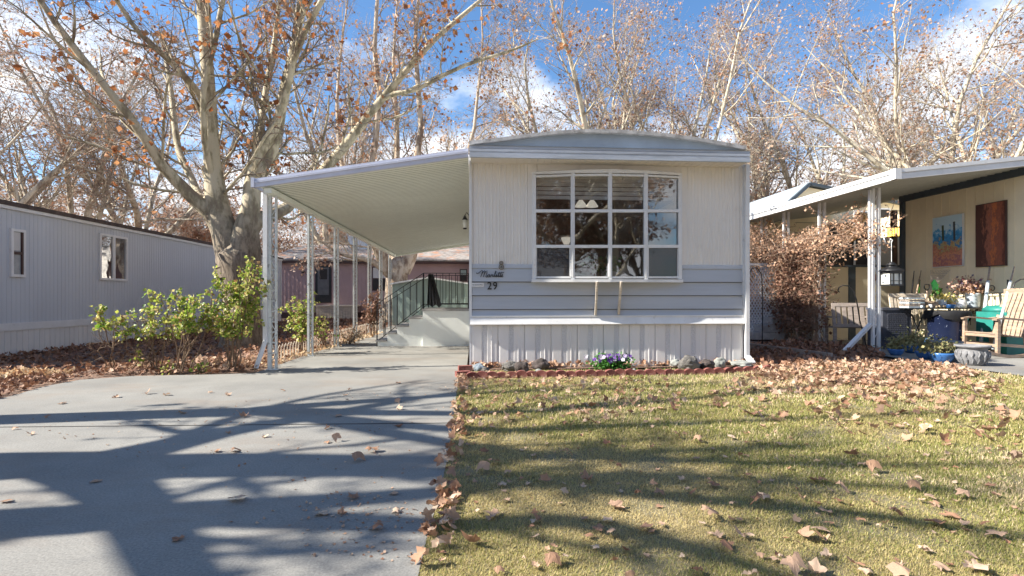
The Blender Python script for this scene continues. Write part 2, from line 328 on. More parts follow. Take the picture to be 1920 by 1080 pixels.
def spawn(rg, P, R, m, t0, t1, ang, L, n, up, wander, rr, taper=.25, lfall=.5):
    B, k, _ = P.shape
    t = (np.arange(m)[None, :]+rg.random((B, m)))/m*(t1-t0)+t0; x = t*(k-1); i = np.minimum(x.astype(int), k-2); f = (x-i)[..., None]
    bi = np.arange(B)[:, None]; a, b = P[bi, i], P[bi, i+1]; pos = a+(b-a)*f; tan = unit(b-a); r = R[bi, i]*(1-f[..., 0])+R[bi, i+1]*f[..., 0]
    rnd = rg.normal(size=tan.shape); perp = unit(rnd-tan*(rnd*tan).sum(-1, keepdims=True)); an = np.radians(rg.normal(ang[0], ang[1], size=t.shape))[..., None]
    d = unit(tan*np.cos(an)+perp*np.sin(an)); ln = L*(1-lfall*t)*rg.uniform(.6, 1.25, size=t.shape)
    N = B*m; pos = pos.reshape(N, 3); d = d.reshape(N, 3); ln = ln.reshape(N, 1); r = np.minimum(r.reshape(N), 1)*rr
    Q = np.empty((N, n, 3)); Q[:, 0] = pos; st = ln/(n-1)
    for j in range(1, n):
        d = unit(d+rg.normal(size=d.shape)*wander+np.array([0, 0, up])); Q[:, j] = Q[:, j-1]+d*st
    rad = r[:, None]*np.linspace(1, taper, n)[None]
    return Q, rad
def leafcards(rg, pos, size, droop=.3, five=False):
    """little folded leaf: 2 quads sharing a rib (6 verts) ; returns V,F,tint"""
    N = len(pos); s = (size*rg.uniform(.55, 1.25, N))[:, None]
    d = unit(rg.normal(size=(N, 3))+np.array([0, 0, -droop])); q = rg.normal(size=(N, 3)); u = unit(q-d*(q*d).sum(1, keepdims=True)); nn = np.cross(d, u)
    fold = rg.uniform(.15, .6, N)[:, None]
    base = pos; tip = pos+d*s; mid = pos+d*s*.45-nn*s*.12
    l = mid+u*s*.5+nn*s*fold*.6; r = mid-u*s*.5+nn*s*fold*.6
    V = np.stack([base, l, tip, r, mid], 1).reshape(-1, 3); b = np.arange(N)[:, None]*5
    F = np.concatenate([b+np.array([[0, 1, 4]]), b+np.array([[4, 1, 2]]), b+np.array([[0, 4, 3]]), b+np.array([[4, 2, 3]])]).astype(int)
    return V, F, np.repeat(rg.random(N), 5)
def make_tree(name, rg, H, fork, nl, lean, r0, leafmat_, leafsize, limbs=None, trunk=None, kmul=(13, 9, 7), twigmat=None, barkm=None, leaves=1.0, label='', cat='tree', group=None, loc=(0, 0, 0), Ls=(3.6, 1.5, .62), zmin=None):
    """thing > trunk (with its limbs), crown of twigs, leaves"""
    root = thing(name, (0, 0, 0), label, cat, group)
    big = []; r0 = r0*.85 if trunk is None else r0
    if trunk is None:
        P = np.zeros((1, 6, 3)); P[0, :, 2] = np.linspace(-.2, fork, 6); P[0, :, 0] = np.cumsum(rg.normal(0, .05, 6))+np.linspace(0, lean, 6); P[0, :, 1] = np.cumsum(rg.normal(0, .05, 6))
        R = r0*np.array([[1.35, 1.08, 1, .95, .92, .9]]); big.append(tubes(P, R, 10))
        az = np.arange(nl)*2*np.pi/nl+rg.random()*6; tilt = np.radians(rg.uniform(12, 46, nl)); d = np.stack([np.cos(az)*np.sin(tilt), np.sin(az)*np.sin(tilt), np.cos(tilt)], 1)
        n = 9; Q = np.empty((nl, n, 3)); Q[:, 0] = P[0, -1]-np.array([0, 0, .35]); st = ((H-fork)*rg.uniform(.75, 1.08, nl)/(n-1))[:, None]
        for j in range(1, n):
            d = unit(d+rg.normal(size=d.shape)*.13+np.array([0, 0, .06])); Q[:, j] = Q[:, j-1]+d*st
        Rl = r0*rg.uniform(.42, .72, nl)[:, None]*np.linspace(1, .09, n)[None]
        big.append(tubes(Q, Rl, 8)); lim = [(Q, Rl)]
    else:
        for pts, rr in trunk: big.append(tubes(np.array([pts]), np.array([rr]), 14))
        lim = []
        for pts, rr in limbs:
            pts = np.array(pts, float); rr = np.array(rr, float)
            # resample smoothly to 14 points
            t = np.linspace(0, len(pts)-1, 14); i = np.minimum(t.astype(int), len(pts)-2); f = t-i
            p0 = pts[np.maximum(i-1, 0)]; p1 = pts[i]; p2 = pts[i+1]; p3 = pts[np.minimum(i+2, len(pts)-1)]; ff = f[:, None]
            q = .5*((2*p1)+(-p0+p2)*ff+(2*p0-5*p1+4*p2-p3)*ff**2+(-p0+3*p1-3*p2+p3)*ff**3); r = rr[i]*(1-f)+rr[i+1]*f
            lim.append((q[None], r[None])); big.append(tubes(q[None], r[None], 12))
    sm, tips = [], []
    for Q, Rl in lim:
        scale = 1 if trunk is None else float(np.clip(np.linalg.norm(Q[0, -1]-Q[0, 0])/7, .5, 1.3))
        A, Ra = spawn(rg, Q, Rl, max(3, int(kmul[0]*scale)), .2, .99, (48, 14), Ls[0]*(1 if trunk is None else min(1, scale+.15)), 6, .07, .13, .5)
        Ra = np.clip(Ra, .006, .09 if trunk is None else .03); big.append(tubes(A, Ra, 5))
        B_, Rb = spawn(rg, A, Ra, kmul[1], .15, .98, (46, 15), Ls[1], 4, .06, .16, .55); Rb = np.clip(Rb, .0045, .03); sm.append(tubes(B_, Rb, 3))
        C_, Rc = spawn(rg, B_, Rb, kmul[2], .15, 1.0, (50, 18), Ls[2], 3, .05, .2, .7); Rc = np.clip(Rc, .003, .008); sm.append(tubes(C_, Rc, 3))
        tips.append(C_[:, 1:].reshape(-1, 3)); tips.append(B_[:, 2:].reshape(-1, 3))
    V, F = merge(big); np_mesh('trunk', V, F, barkm or M['barkfar'], parent=root, smooth=True)
    V, F = merge(sm)
    if zmin is not None:
        pass
    np_mesh('crown', V, F, twigmat or M['twigfar'], parent=root)
    tp = np.concatenate(tips); cl = np.sin(tp[:, 0]*1.7+1)*np.sin(tp[:, 1]*1.5)*np.sin(tp[:, 2]*1.9)   # clumps
    cl2 = np.sin(tp[:, 0]*5.3+tp[:, 2]*2)*np.sin(tp[:, 1]*5.9+1)*np.sin(tp[:, 2]*6.1); keep = rg.random(len(tp)) < leaves*(.06+1.0*np.clip(cl+.2, 0, 1)+1.2*np.clip(cl2-.1, 0, 1)); tp = tp[keep]
    V, F, T = leafcards(rg, tp, leafsize); np_mesh('leaves', V, F, leafmat_, T, parent=root)
    root.location = loc; ORG[root.name] = Vector((0, 0, 0))
    return root
def limbpx(lst):   # (px, py, width_px, depth) -> world points and radii
    pts = [tuple(atd(a, b, d)) for a, b, w_, d in lst]; return pts, [w_/2/FX*d*(1 if w_ > 58 else .88) for a, b, w_, d in lst]

# ---- near sycamore between the driveways (limbs measured one by one) ----
DT = 11.6; base = G(450, 650)
bx_, by_ = atd(450, 640, DT).x, atd(450, 640, DT).y
def rel(pr, o): return [tuple(Vector(p)-Vector(o)) for p in pr[0]], pr[1]
O1 = (bx_, by_, 0)
L = lambda *a: rel(limbpx(a), O1)
trunk1 = [L((455, 668, 104, DT), (454, 640, 76, DT), (454, 590, 63, DT), (453, 540, 63, DT), (450, 500, 71, DT), (446, 478, 74, DT), (446, 462, 52, DT), (446, 452, 8, DT))]
limbs1 = [
 L((440, 520, 62, DT), (431, 468, 58, DT), (414, 412, 50, DT), (404, 360, 44, DT), (397, 290, 32, DT), (395, 222, 27, DT), (388, 120, 26, DT), (380, 10, 24, DT), (372, -130, 18, DT), (380, -320, 10, DT), (370, -470, 3, DT)),
 L((436, 500, 60, DT), (425, 452, 46, DT), (400, 408, 34, DT), (378, 385, 30, DT-.1), (315, 326, 23, DT-.4), (275, 265, 19, DT-.7), (237, 211, 18, DT-.9), (185, 148, 17, DT-1.1), (130, 78, 14, DT-1.3), (74, 0, 12, DT-1.5), (10, -100, 8, DT-1.8), (-60, -200, 3, DT-2)),
 L((454, 525, 66, DT), (458, 475, 60, DT), (463, 420, 48, DT), (472, 380, 36, DT), (474, 335, 34, DT+.1), (482, 298, 30, DT+.2), (500, 262, 26, DT+.2), (526, 218, 17, DT+.1), (544, 137, 15, DT), (563, 74, 14, DT), (602, 8, 12, DT-.2), (640, -110, 10, DT-.4), (690, -260, 4, DT-.6)),
 L((482, 330, 26, DT+.1), (500, 300, 26, DT+.3), (518, 262, 23, DT+.4), (533, 167, 21, DT+.5), (552, 92, 20, DT+.6), (565, 0, 18, DT+.7), (590, -140, 13, DT+.9), (600, -330, 4, DT+1)),
 L((478, 310, 16, DT+.2), (486, 260, 15, DT+.6), (493, 207, 14, DT+.9), (504, 140, 12, DT+1.1), (518, 55, 9, DT+1.3), (530, -60, 5, DT+1.5)),
 L((455, 490, 60, DT), (464, 432, 44, DT), (486, 411, 34, DT+.2), (515, 402, 26, DT+.5), (546, 383, 24, DT+1), (590, 335, 22, DT+1.4), (632, 294, 21, DT+1.6), (682, 228, 18, DT+1.8), (713, 189, 16, DT+1.9), (771, 122, 13, DT+2), (810, 78, 12, DT+2), (879, 19, 9, DT+2.2), (960, -50, 4, DT+2.4)),
 L((710, 190, 12, DT+1.9), (740, 176, 10, DT+1.8), (782, 167, 9, DT+1.7), (865, 125, 8, DT+1.6), (960, 94, 6, DT+1.4), (1010, 72, 2.5, DT+1.3)),
 L((396, 230, 16, DT), (374, 178, 14, DT-.2), (350, 148, 14, DT-.5), (326, 122, 13, DT-.7), (290, 88, 12, DT-.9), (259, 59, 11, DT-1), (218, 0, 9, DT-1.2), (170, -80, 5, DT-1.4)),
 L((398, 330, 14, DT-.1), (384, 270, 13, DT-.35), (381, 178, 12, DT-.5), (392, 120, 12, DT-.55), (404, 74, 12, DT-.6), (418, 0, 10, DT-.7), (450, -120, 6, DT-.8), (470, -260, 3, DT-.9)),
 L((385, 396, 15, DT+.4), (362, 340, 14, DT+.9), (336, 285, 14, DT+1.2), (326, 220, 12, DT+1.5), (318, 150, 9, DT+1.7), (300, 60, 5, DT+1.9))]
make_tree('sycamore_tree', np.random.default_rng(3), 12, 3, 5, 0, .4, M['rust'], .125, limbs=limbs1, trunk=trunk1, kmul=(12, 8, 6), Ls=(2.3, 1.1, .5), leaves=.4,
          barkm=M['bark'], twigmat=M['twig'], label='large forked sycamore with mottled bark and rust leaves beside the carport', loc=O1)

# ---- gnarled tree behind the shed, seen under the carport roof ----
DB = 22.5; O2 = tuple(atd(742, 605, DB)); O2 = (O2[0], O2[1], 0)
L2 = lambda *a: rel(limbpx(a), O2)
trunk2 = [L2((742, 612, 62, DB), (744, 560, 52, DB), (744, 520, 46, DB), (745, 500, 48, DB), (748, 486, 26, DB), (748, 480, 6, DB))]
limbs2 = [
 L2((735, 510, 34.0, DB), (722, 495, 30.0, DB-.2), (712, 470, 25.0, DB-.4), (697, 445, 24.0, DB-.5), (684, 400, 15.0, DB-.3), (694, 320, 13.6, DB), (712, 200, 11.6, DB), (702, 80, 9.5, DB), (712, -60, 5.4, DB), (715, -160, 2.0, DB)),
 L2((755, 508, 34.0, DB), (767, 485, 30.0, DB), (772, 462, 30.0, DB), (782, 420, 17.7, DB+.3), (776, 340, 15.0, DB+.5), (790, 230, 12.2, DB+.6), (778, 100, 9.5, DB+.7), (785, -20, 5.4, DB+.7), (780, -120, 2.0, DB+.7)),
 L2((745, 500, 26.0, DB), (738, 480, 22.0, DB+.5), (735, 440, 15.0, DB+.8), (742, 360, 12.2, DB+1), (745, 250, 10.2, DB+1), (738, 120, 7.5, DB+1), (745, 0, 3.4, DB+1)),
 L2((728, 515, 16.0, DB-.2), (705, 495, 13.0, DB-.6), (680, 485, 10.0, DB-1), (645, 478, 8.0, DB-1.4), (615, 462, 5.0, DB-1.7), (590, 440, 1.7, DB-2)),
 L2((780, 440, 12.2, DB+.3), (815, 400, 10.9, DB+.2), (850, 340, 8.8, DB), (885, 260, 7.5, DB-.2), (895, 180, 6.1, DB-.3), (905, 80, 4.1, DB-.4), (900, -20, 2.0, DB-.5)),
 L2((696, 430, 10.9, DB-.4), (660, 380, 9.5, DB-.5), (640, 300, 8.2, DB-.4), (632, 200, 6.8, DB-.3), (640, 90, 4.8, DB-.2), (655, -20, 2.0, DB))]
make_tree('sycamore_tree', np.random.default_rng(5), 12, 3, 5, 0, .4, M['tanleaf'], .13, limbs=limbs2, trunk=trunk2, kmul=(14, 9, 7), Ls=(3.2, 1.4, .6), leaves=.6,
          barkm=bark('gnarled_bark', (.5, .4, .3), (.33, .24, .16), (.2, .13, .09), low=-5), twigmat=M['twigfar'], label='gnarled old sycamore with swollen forked trunk behind the green shed under the carport roof', loc=O2)

# ---- background sycamores: five grown shapes, copied ----
protos = []
for i, (H, fk, nl, ln) in enumerate([(19, 3.4, 5, .3), (20, 4.2, 4, -.4), (17, 2.6, 6, .2), (21, 4.8, 5, 0), (16, 3.0, 5, -.2)]):
    protos.append(make_tree('sycamore_tree', np.random.default_rng(40+i), H, fk, nl, ln, .36, M['tanleaf'], .125, kmul=(17, 10, 7), leaves=.52, label='x', Ls=(4.6, 1.9, .75)))
KB = 'bare sycamores growing behind the homes'
bgt = [  # px of the trunk, depth, prototype, scale, turn, label
 (150, 24, 2, .85, .3, 'leaning pale sycamore rising behind the grey trailer roof, leftmost of the trunks behind it'),
 (255, 27, 0, .95, 1.2, 'brown trunked sycamore behind the grey trailer roof, just right of the leaning pale one'),
 (-60, 20, 4, .9, 2.2, 'bare sycamore behind the grey trailer at the left edge of the photo'),
 (610, 34, 3, .9, 3.1, 'sycamore behind the mauve house, seen over the middle of the sloping carport roof'),
 (720, 37, 1, 1, .4, 'slim white trunked sycamore behind the mauve house, right of the carport posts'),
 (925, 40, 0, .95, 4.1, 'thin sycamore rising from behind the left end of the trailer roof'),
 (1110, 27, 4, 1.12, 5.2, 'white sycamore forking in a v shape just above the trailer roof peak'),
 (1200, 31, 1, .98, 2.0, 'straight pale sycamore right of the v shaped one above the trailer roof'),
 (1268, 26, 2, .95, 3.9, 'sycamore with forked white stems above the right part of the trailer roof'),
 (1440, 34, 3, .92, 1.0, 'slender sycamore in the gap between the trailer and the blue gable'),
 (1560, 30, 4, 1.05, .1, 'sycamore with spreading dark boughs directly behind the blue gable'),
 (1745, 23, 2, .95, 2.6, 'many stemmed pale sycamore behind the neighbouring patio roof, left of the whitest trunk'),
 (1828, 19, 0, .8, 5.6, 'smooth white trunked sycamore nearest behind the patio roof at the right'),
 (1960, 26, 1, .9, 3.3, 'bare sycamore behind the cream house at the right edge of the photo')]
for i, (px, d, k, sc, rz, lab) in enumerate(bgt):
    src = protos[k]; first = src.get('label') == 'x'
    o = src if first else copy_tree(src)
    p = atd(px, 600, d); o.location = (p.x, p.y, -.1); o.scale = (sc,)*3; o.rotation_euler = (0, 0, rz); o['label'] = lab; o['group'] = KB
protos.append(make_tree('sycamore_tree', np.random.default_rng(61), 11, 1.6, 8, .1, .26, M['tanleaf'], .2, kmul=(16, 11, 7), leaves=.5, label='x', Ls=(3.2, 1.5, .7)))
protos.append(make_tree('sycamore_tree', np.random.default_rng(62), 10, 1.2, 9, .1, .24, M['tanleaf'], .2, kmul=(16, 11, 7), leaves=.5, label='x', Ls=(3.0, 1.5, .7)))
kf = 0
for px, d, lab in [(-250, 33, 0), (-90, 29, 0), (70, 32, 0), (200, 36, 0), (330, 33, 0), (400, 40, 0), (500, 37, 0), (600, 42, 0), (700, 40, 0), (800, 44, 0), (900, 38, 0), (1010, 36, 0), (1150, 38, 0), (1290, 36, 0), (1400, 30, 0), (1480, 37, 0), (1590, 33, 0), (1690, 36, 0), (1800, 31, 0), (1930, 34, 0)]:
    kf += 1; src = protos[5+kf % 2]; o = src if kf <= 2 else copy_tree(src); p = atd(px, 600, d); o.location = (p.x, p.y, -.1); o.scale = (.74+.1*math.sin(kf*2.9),)*3; o.rotation_euler = (0, 0, kf*2.1)
    o['label'] = 'low bushy young sycamore filling the gaps between the taller trunks'; o['group'] = 'low young sycamores behind the homes'
kf = 0
for px, d in [(-200, 46), (60, 52), (340, 44), (450, 56), (540, 48), (680, 58), (830, 50), (1010, 46), (1060, 60), (1330, 50), (1390, 58), (1500, 46), (1650, 52), (1790, 48), (1900, 40), (2080, 50)]:
    kf += 1; o = copy_tree(protos[kf % 5]); p = atd(px, 600, d); o.location = (p.x, p.y, -.1); o.scale = (.62+.1*math.sin(kf*2.3),)*3; o.rotation_euler = (0, 0, kf*1.7)
    o['label'] = 'distant bare sycamore in the hazy back row of twigs beyond the homes'; o['group'] = 'far row of bare sycamores'
# trees in front of the homes whose shadows streak across the drive and lawn (also mirrored in the glass)
EL = 1/math.tan(SUN_EL)
def sh(px, py, z, w_=.1):   # point at height z whose shadow falls on this ground pixel
    g = G(px, py); return (g.x-EL*z*math.cos(SUN_AZ), g.y-EL*z*math.sin(SUN_AZ), z), w_
g0 = sh(140, 868, 4.0); O3 = (g0[0][0]-.1, g0[0][1], 0)
def L3(*a): return [tuple(Vector(x[0])-Vector(O3)) for x in a], [x[1] for x in a]
g0t = Vector(g0[0])-Vector(O3)
trunk3 = [([(0, 0, -.2), (0, 0, .5), (.02, 0, 1.6), (.05, 0, 2.8), (.1, 0, 3.6), tuple(g0t)], [.46, .36, .32, .31, .34, .27])]
limbs3 = [L3(sh(140, 868, 4.0, .24), sh(250, 850, 4.35, .17), sh(420, 810, 4.9, .13), sh(620, 775, 5.6, .1), sh(760, 750, 6.3, .075), sh(860, 735, 7, .05), sh(960, 722, 8.2, .02)),
 L3(sh(140, 872, 3.9, .24), sh(300, 878, 4.4, .2), sh(520, 880, 5.2, .15), sh(740, 884, 6.2, .12), sh(950, 892, 7.3, .09), sh(1250, 905, 8.8, .06), sh(1600, 930, 10.5, .03)),
 L3(sh(150, 880, 3.9, .2), sh(225, 925, 4.2, .14), sh(280, 985, 4.5, .12), sh(330, 1070, 4.9, .11), sh(480, 1200, 5.6, .08), sh(700, 1350, 6.6, .04)),
 L3(sh(250, 850, 4.35, .08), sh(340, 820, 4.7, .07), sh(450, 780, 5.3, .055), sh(600, 742, 6.2, .04), sh(800, 712, 7.5, .015)),
 L3(sh(200, 870, 4.1, .2), sh(420, 862, 5.4, .16), sh(760, 862, 7.2, .12), sh(1150, 850, 9.4, .08), sh(1600, 830, 12, .03))]
make_tree('sycamore_tree', np.random.default_rng(9), 12, 3, 5, 0, .4, M['rust'], .12, limbs=limbs3, trunk=trunk3, kmul=(10, 5, 4), Ls=(1.6, .8, .4), leaves=.25, barkm=M['bark'], twigmat=M['twig'],
          label='sycamore beside the drive left of the view whose forked shadow crosses the concrete', loc=O3)
def shtree(o_, fork, limbs_, seed, lab, r=.22):
    global O3
    f0 = fork[0]; O3 = (f0[0]+o_, f0[1], 0); ft = Vector(f0)-Vector(O3)
    tk = [([(0, 0, -.2), (0, 0, .6), (.0, 0, f0[2]*.5), tuple(ft*1.0-Vector((0, 0, .3))), tuple(ft)], [r*1.5, r*1.1, r, r*.9, r*.6])]
    make_tree('sycamore_tree', np.random.default_rng(seed), 12, 3, 5, 0, .4, M['tanleaf'], .12, limbs=[L3(*l) for l in limbs_], trunk=tk, kmul=(8, 4, 3), Ls=(1.7, .8, .4), leaves=.22, barkm=M['bark'], twigmat=M['twig'], label=lab, loc=O3)
shtree(.1, sh(500, 770, 4.5), [
 [sh(500, 770, 4.5, .16), sh(870, 775, 6, .1), sh(1100, 765, 7, .08), sh(1400, 738, 8.8, .06), sh(1800, 700, 11, .03)],
 [sh(500, 772, 4.4, .14), sh(860, 805, 6.2, .09), sh(1150, 800, 7.8, .07), sh(1500, 785, 9.5, .05), sh(1950, 765, 12, .03)],
 [sh(500, 766, 4.4, .14), sh(870, 740, 6.6, .08), sh(1200, 726, 8.6, .05), sh(1500, 708, 10.5, .03)],
 [sh(520, 770, 4.7, .12), sh(900, 840, 6.0, .08), sh(1250, 862, 7.2, .07), sh(1600, 872, 8.4, .05), sh(1950, 870, 9.8, .03)]], 31, 'slim sycamore left of the view whose long shadows stripe the far lawn')
shtree(.1, sh(350, 960, 4.2), [
 [sh(350, 960, 4.2, .16), sh(800, 925, 5.2, .09), sh(1000, 905, 5.6, .085), sh(1300, 935, 6.4, .08), sh(1600, 962, 7.2, .06), sh(1950, 1010, 8.5, .04)],
 [sh(350, 965, 4.2, .14), sh(820, 985, 5, .09), sh(1050, 975, 5.6, .08), sh(1250, 1015, 6.1, .07), sh(1500, 1090, 7, .04)],
 [sh(820, 925, 5.2, .08), sh(1150, 890, 6.5, .07), sh(1500, 905, 8, .05), sh(1950, 925, 9.6, .03)]], 32, 'slim sycamore left of the view whose long shadows stripe the near lawn')
for i, (x, y, k, sc, rz, lab) in enumerate([
 (-27, 6.5, 2, .7, 4, 'bare sycamore far left of the view'),
 (-4.5, -9, 2, .8, 1, 'bare sycamore across the street mirrored in the left trailer windows'), (1.5, -10, 0, .85, 3, 'bare sycamore across the street mirrored in the bow window'),
 (7, -12, 4, .9, 5, 'bare sycamore across the street mirrored at the right of the bow window'), (4.2, -17, 1, 1, 2, 'bare sycamore farther across the street mirrored in the bow window'), (-2, -19, 3, 1, 2.6, 'tall bare sycamore farthest across the street'), (8.5, -7.5, 2, .7, 2.6, 'bare sycamore across the street mirrored in the right panes of the bow window'), (12, -9, 3, .8, 1.1, 'bare sycamore across the street beyond the right end of the lawn'), (6, -15, 5, 1.1, 0, 'low bushy sycamore across the street on the right'), (0, -15, 6, 1.1, 1, 'low bushy sycamore across the street in the middle'), (14, -16, 6, 1.2, 2, 'low bushy sycamore across the street at the far right'), (10, -22, 0, .8, 1.6, 'bare sycamore across the street right of the others'), (-9, -15, 4, .8, 4.4, 'bare sycamore across the street at the far left'), (-6, -26, 1, .8, .4, 'bare sycamore two rows back across the street on the left'), (1, -27, 2, .8, 3.6, 'bare sycamore two rows back across the street in the middle')]):
    o = copy_tree(protos[k]); o.location = (x, y, 0); o.scale = (sc,)*3; o.rotation_euler = (0, 0, rz); o['label'] = lab; o['group'] = 'bare sycamores around the street'
# ---------------- ground ----------------
def sheet(name, pts, z, mat_, t=.0):
    me = bpy.data.meshes.new(name); me.from_pydata([(p[0], p[1], z) for p in pts], [], [tuple(range(len(pts)))]); me.materials.append(mat_)
    o = link(name, me); o['kind'] = 'structure'; return o
sheet('ground', [(-400, -400), (400, -400), (400, 400), (-400, 400)], -.03, M['earth'])
XP, YP = -3.0, 8.17
dl = [G(862, 702), G(853, 760), G(843, 840), G(826, 920), G(800, 1010), G(785, 1075)]
lx = [(p.x, p.y) for p in dl]; last = lx[-1]
pad_edge = G(515, 699).y
drive = [(-.12, 20.5), (-3.12, 20.5), (-3.12, pad_edge)]+[(G(a, b).x, G(a, b).y) for a, b in ((400, 702), (250, 705), (150, 712), (80, 725), (30, 740), (-60, 762))]+[(-9, 4.4), (-9, -6), (last[0]-.1, -6)]+lx[::-1]+[(-.12, G(862, 702).y)]
o = sheet('driveway', drive, 0.0, M['concrete'])
sheet('street', [(-60, -14), (60, -14), (60, -6), (-60, -6)], -.012, M['concrete'])
# expansion joint across the drive
jt = MB(); a, b = G(-200, 803), G(848, 803); jt.bar((a.x, a.y, .0025), (b.x-.01, b.y+.18, .0025), .012, .002); jt.build('expansion_joint', M['dark'])['kind'] = 'structure'
YB = G(870, 694).y    # front of the flower bed
lawn = lx+[(last[0], 1.0), (last[0], -6), (14, -6), (14, 6.75), (7.45, 6.75), (7.35, 8.4), (5.9, 8.4), (4.6, 7.75), (-.1, YB-.03)]
lawn = [(-.1+.0, YB-.03)]+lx+[(last[0], -6), (14, -6), (14, 6.7), (7.42, 6.7), (7.3, 8.3), (5.6, 8.2), (4.7, 7.7)]
sheet('lawn', lawn[::-1], -.004, M['turf'])
sheet('patio_slab', [(7.42, 6.72), (14, 6.72), (14, 20), (7.42, 20)], .012, M['concrete'])
XL = G(0, 669).x     # side wall of the grey trailer
pg = [(G(a, b).x, G(a, b).y) for a, b in ((-80, 745), (0, 722), (60, 712), (150, 702), (60, 698), (0, 702), (-80, 712))]
GP = pg

# inside-polygon helper
def inside(P, poly):
    x, y = P[:, 0], P[:, 1]; c = np.zeros(len(P), bool); n = len(poly)
    for i in range(n):
        x1, y1 = poly[i]; x2, y2 = poly[(i+1) % n]
        c ^= ((y1 > y) != (y2 > y)) & (x < (x2-x1)*(y-y1)/(y2-y1+1e-12)+x1)
    return c
# ---------------- grass ----------------
rg = np.random.default_rng(21)
def scatter_uv(N):    # denser where near
    d = 1.6*np.exp(rg.random(N)*np.log(9.5/1.6)); k = rg.uniform(-.25, 1.15, N); u = k*d
    return np.stack([u*CS+d*SN, -u*SN+d*CS], 1), d
P, dd = scatter_uv(620000); P2 = P; ok = inside(P, lawn) & (np.sin(P[:, 0]*5.1+2*np.sin(P[:, 1]*2.3))*np.sin(P[:, 1]*6.2+1.5*np.sin(P[:, 0]*3.1))+rg.normal(0, .35, len(P)) < .72); P, dd = P[ok], dd[ok]
N = len(P); patch = np.sin(P[:, 0]*1.1+.6)*np.sin(P[:, 1]*1.4+P[:, 0]*.5)+.5*np.sin(P[:, 0]*3.7+P[:, 1]*2.1)*np.sin(P[:, 1]*4.3)+.55*np.sin(P[:, 0]*.55-.9)
h = rg.uniform(.006, .019, N)*(1+.25*patch)*np.clip(dd/3, .8, 1.6); az = rg.random(N)*2*np.pi; tl = rg.uniform(.3, 1.45, N); wd = .0016*np.clip(dd/2.2, .8, 3)
dx = np.stack([np.cos(az)*np.sin(tl), np.sin(az)*np.sin(tl), np.cos(tl)], 1)*h[:, None]*1.5
base_ = np.concatenate([P, np.full((N, 1), -.004)], 1); sd = np.stack([-np.sin(az), np.cos(az), 0*az], 1)*wd[:, None]
V = np.stack([base_-sd, base_+sd, base_+dx], 1).reshape(-1, 3); F = np.arange(N*3).reshape(-1, 3)
tn = np.clip(.75-.27*patch-.13*np.clip((P[:, 0]-2.5)/3, 0, 1)+rg.normal(0, .16, N), .02, .97)
gm = M['grass']; 
for n_ in list(gm.node_tree.nodes):
    if n_.type == 'OBJECT_INFO': gm.node_tree.nodes.remove(n_)
g = np_mesh('grass', V, F, gm, np.repeat(tn, 3)); tag(g, 'short dry yellow green winter grass on the front lawn', 'grass', kind='stuff')

# ---------------- fallen sycamore leaves ----------------
def leaf_shape(seed):
    r = random.Random(seed); n = 5; out = []
    lobes = [(-2.25+r.gauss(0, .1), .6*r.uniform(.6, 1.2)), (-1.15, .92*r.uniform(.75, 1.1)), (0, 1.1*r.uniform(.8, 1.1)), (1.15, .92*r.uniform(.75, 1.1)), (2.25+r.gauss(0, .1), .6*r.uniform(.6, 1.2))]
    for i, (a, R) in enumerate(lobes):
        a += r.uniform(-.1, .1); R *= r.uniform(.85, 1.1)
        out += [(a-.34, R*.74), (a-.13, R*.84), (a, R), (a+.15, R*.84), (a+.34, R*.72)]
        if i < 4: out.append((a+.57, .56*r.uniform(.9, 1.1)))
    out = [(-math.pi+.35, .3)]+out+[(math.pi-.35, .3)]
    c1, c2, ph = r.uniform(.2, .8), r.uniform(-.3, .6), r.uniform(0, 6)
    fa = r.uniform(0, 3.14); fk = r.choice((0, .15, .3, .5, .8))
    def z(x, y): q = x*x+y*y; return fk*abs(x*math.cos(fa)+y*math.sin(fa))+ c1*q*.55*(.5+.5*math.cos(2*math.atan2(y, x)+ph))+c2*q*.3+.06*math.sin(5*x+ph)+.05*math.sin(7*y)
    v = [(0, 0, 0)]; f = []
    m = len(out)
    for s_ in (.5, 1.0):
        for a, R in out:
            x, y = math.cos(a)*R*s_, math.sin(a)*R*s_; v.append((x, y, z(x, y)))
    for i in range(m-1): f.append((0, 1+i, 2+i)); f.append((1+i, 1+m+i, 2+m+i)); f.append((1+i, 2+m+i, 2+i))
    v = np.array(v); v[:, 2] -= v[:, 2].min()
    # stalk
    k = len(v); sv = np.array([(-.02, -.02, 0), (-.02, .02, 0), (-.9, .12, .12), (-.9, .10, .15)]); sv[:, 2] += v[0, 2]; v = np.concatenate([v, sv]); f += [(k, k+1, k+2), (k, k+2, k+3)]
    return v, np.array(f)
LS = [leaf_shape(s) for s in range(16)]
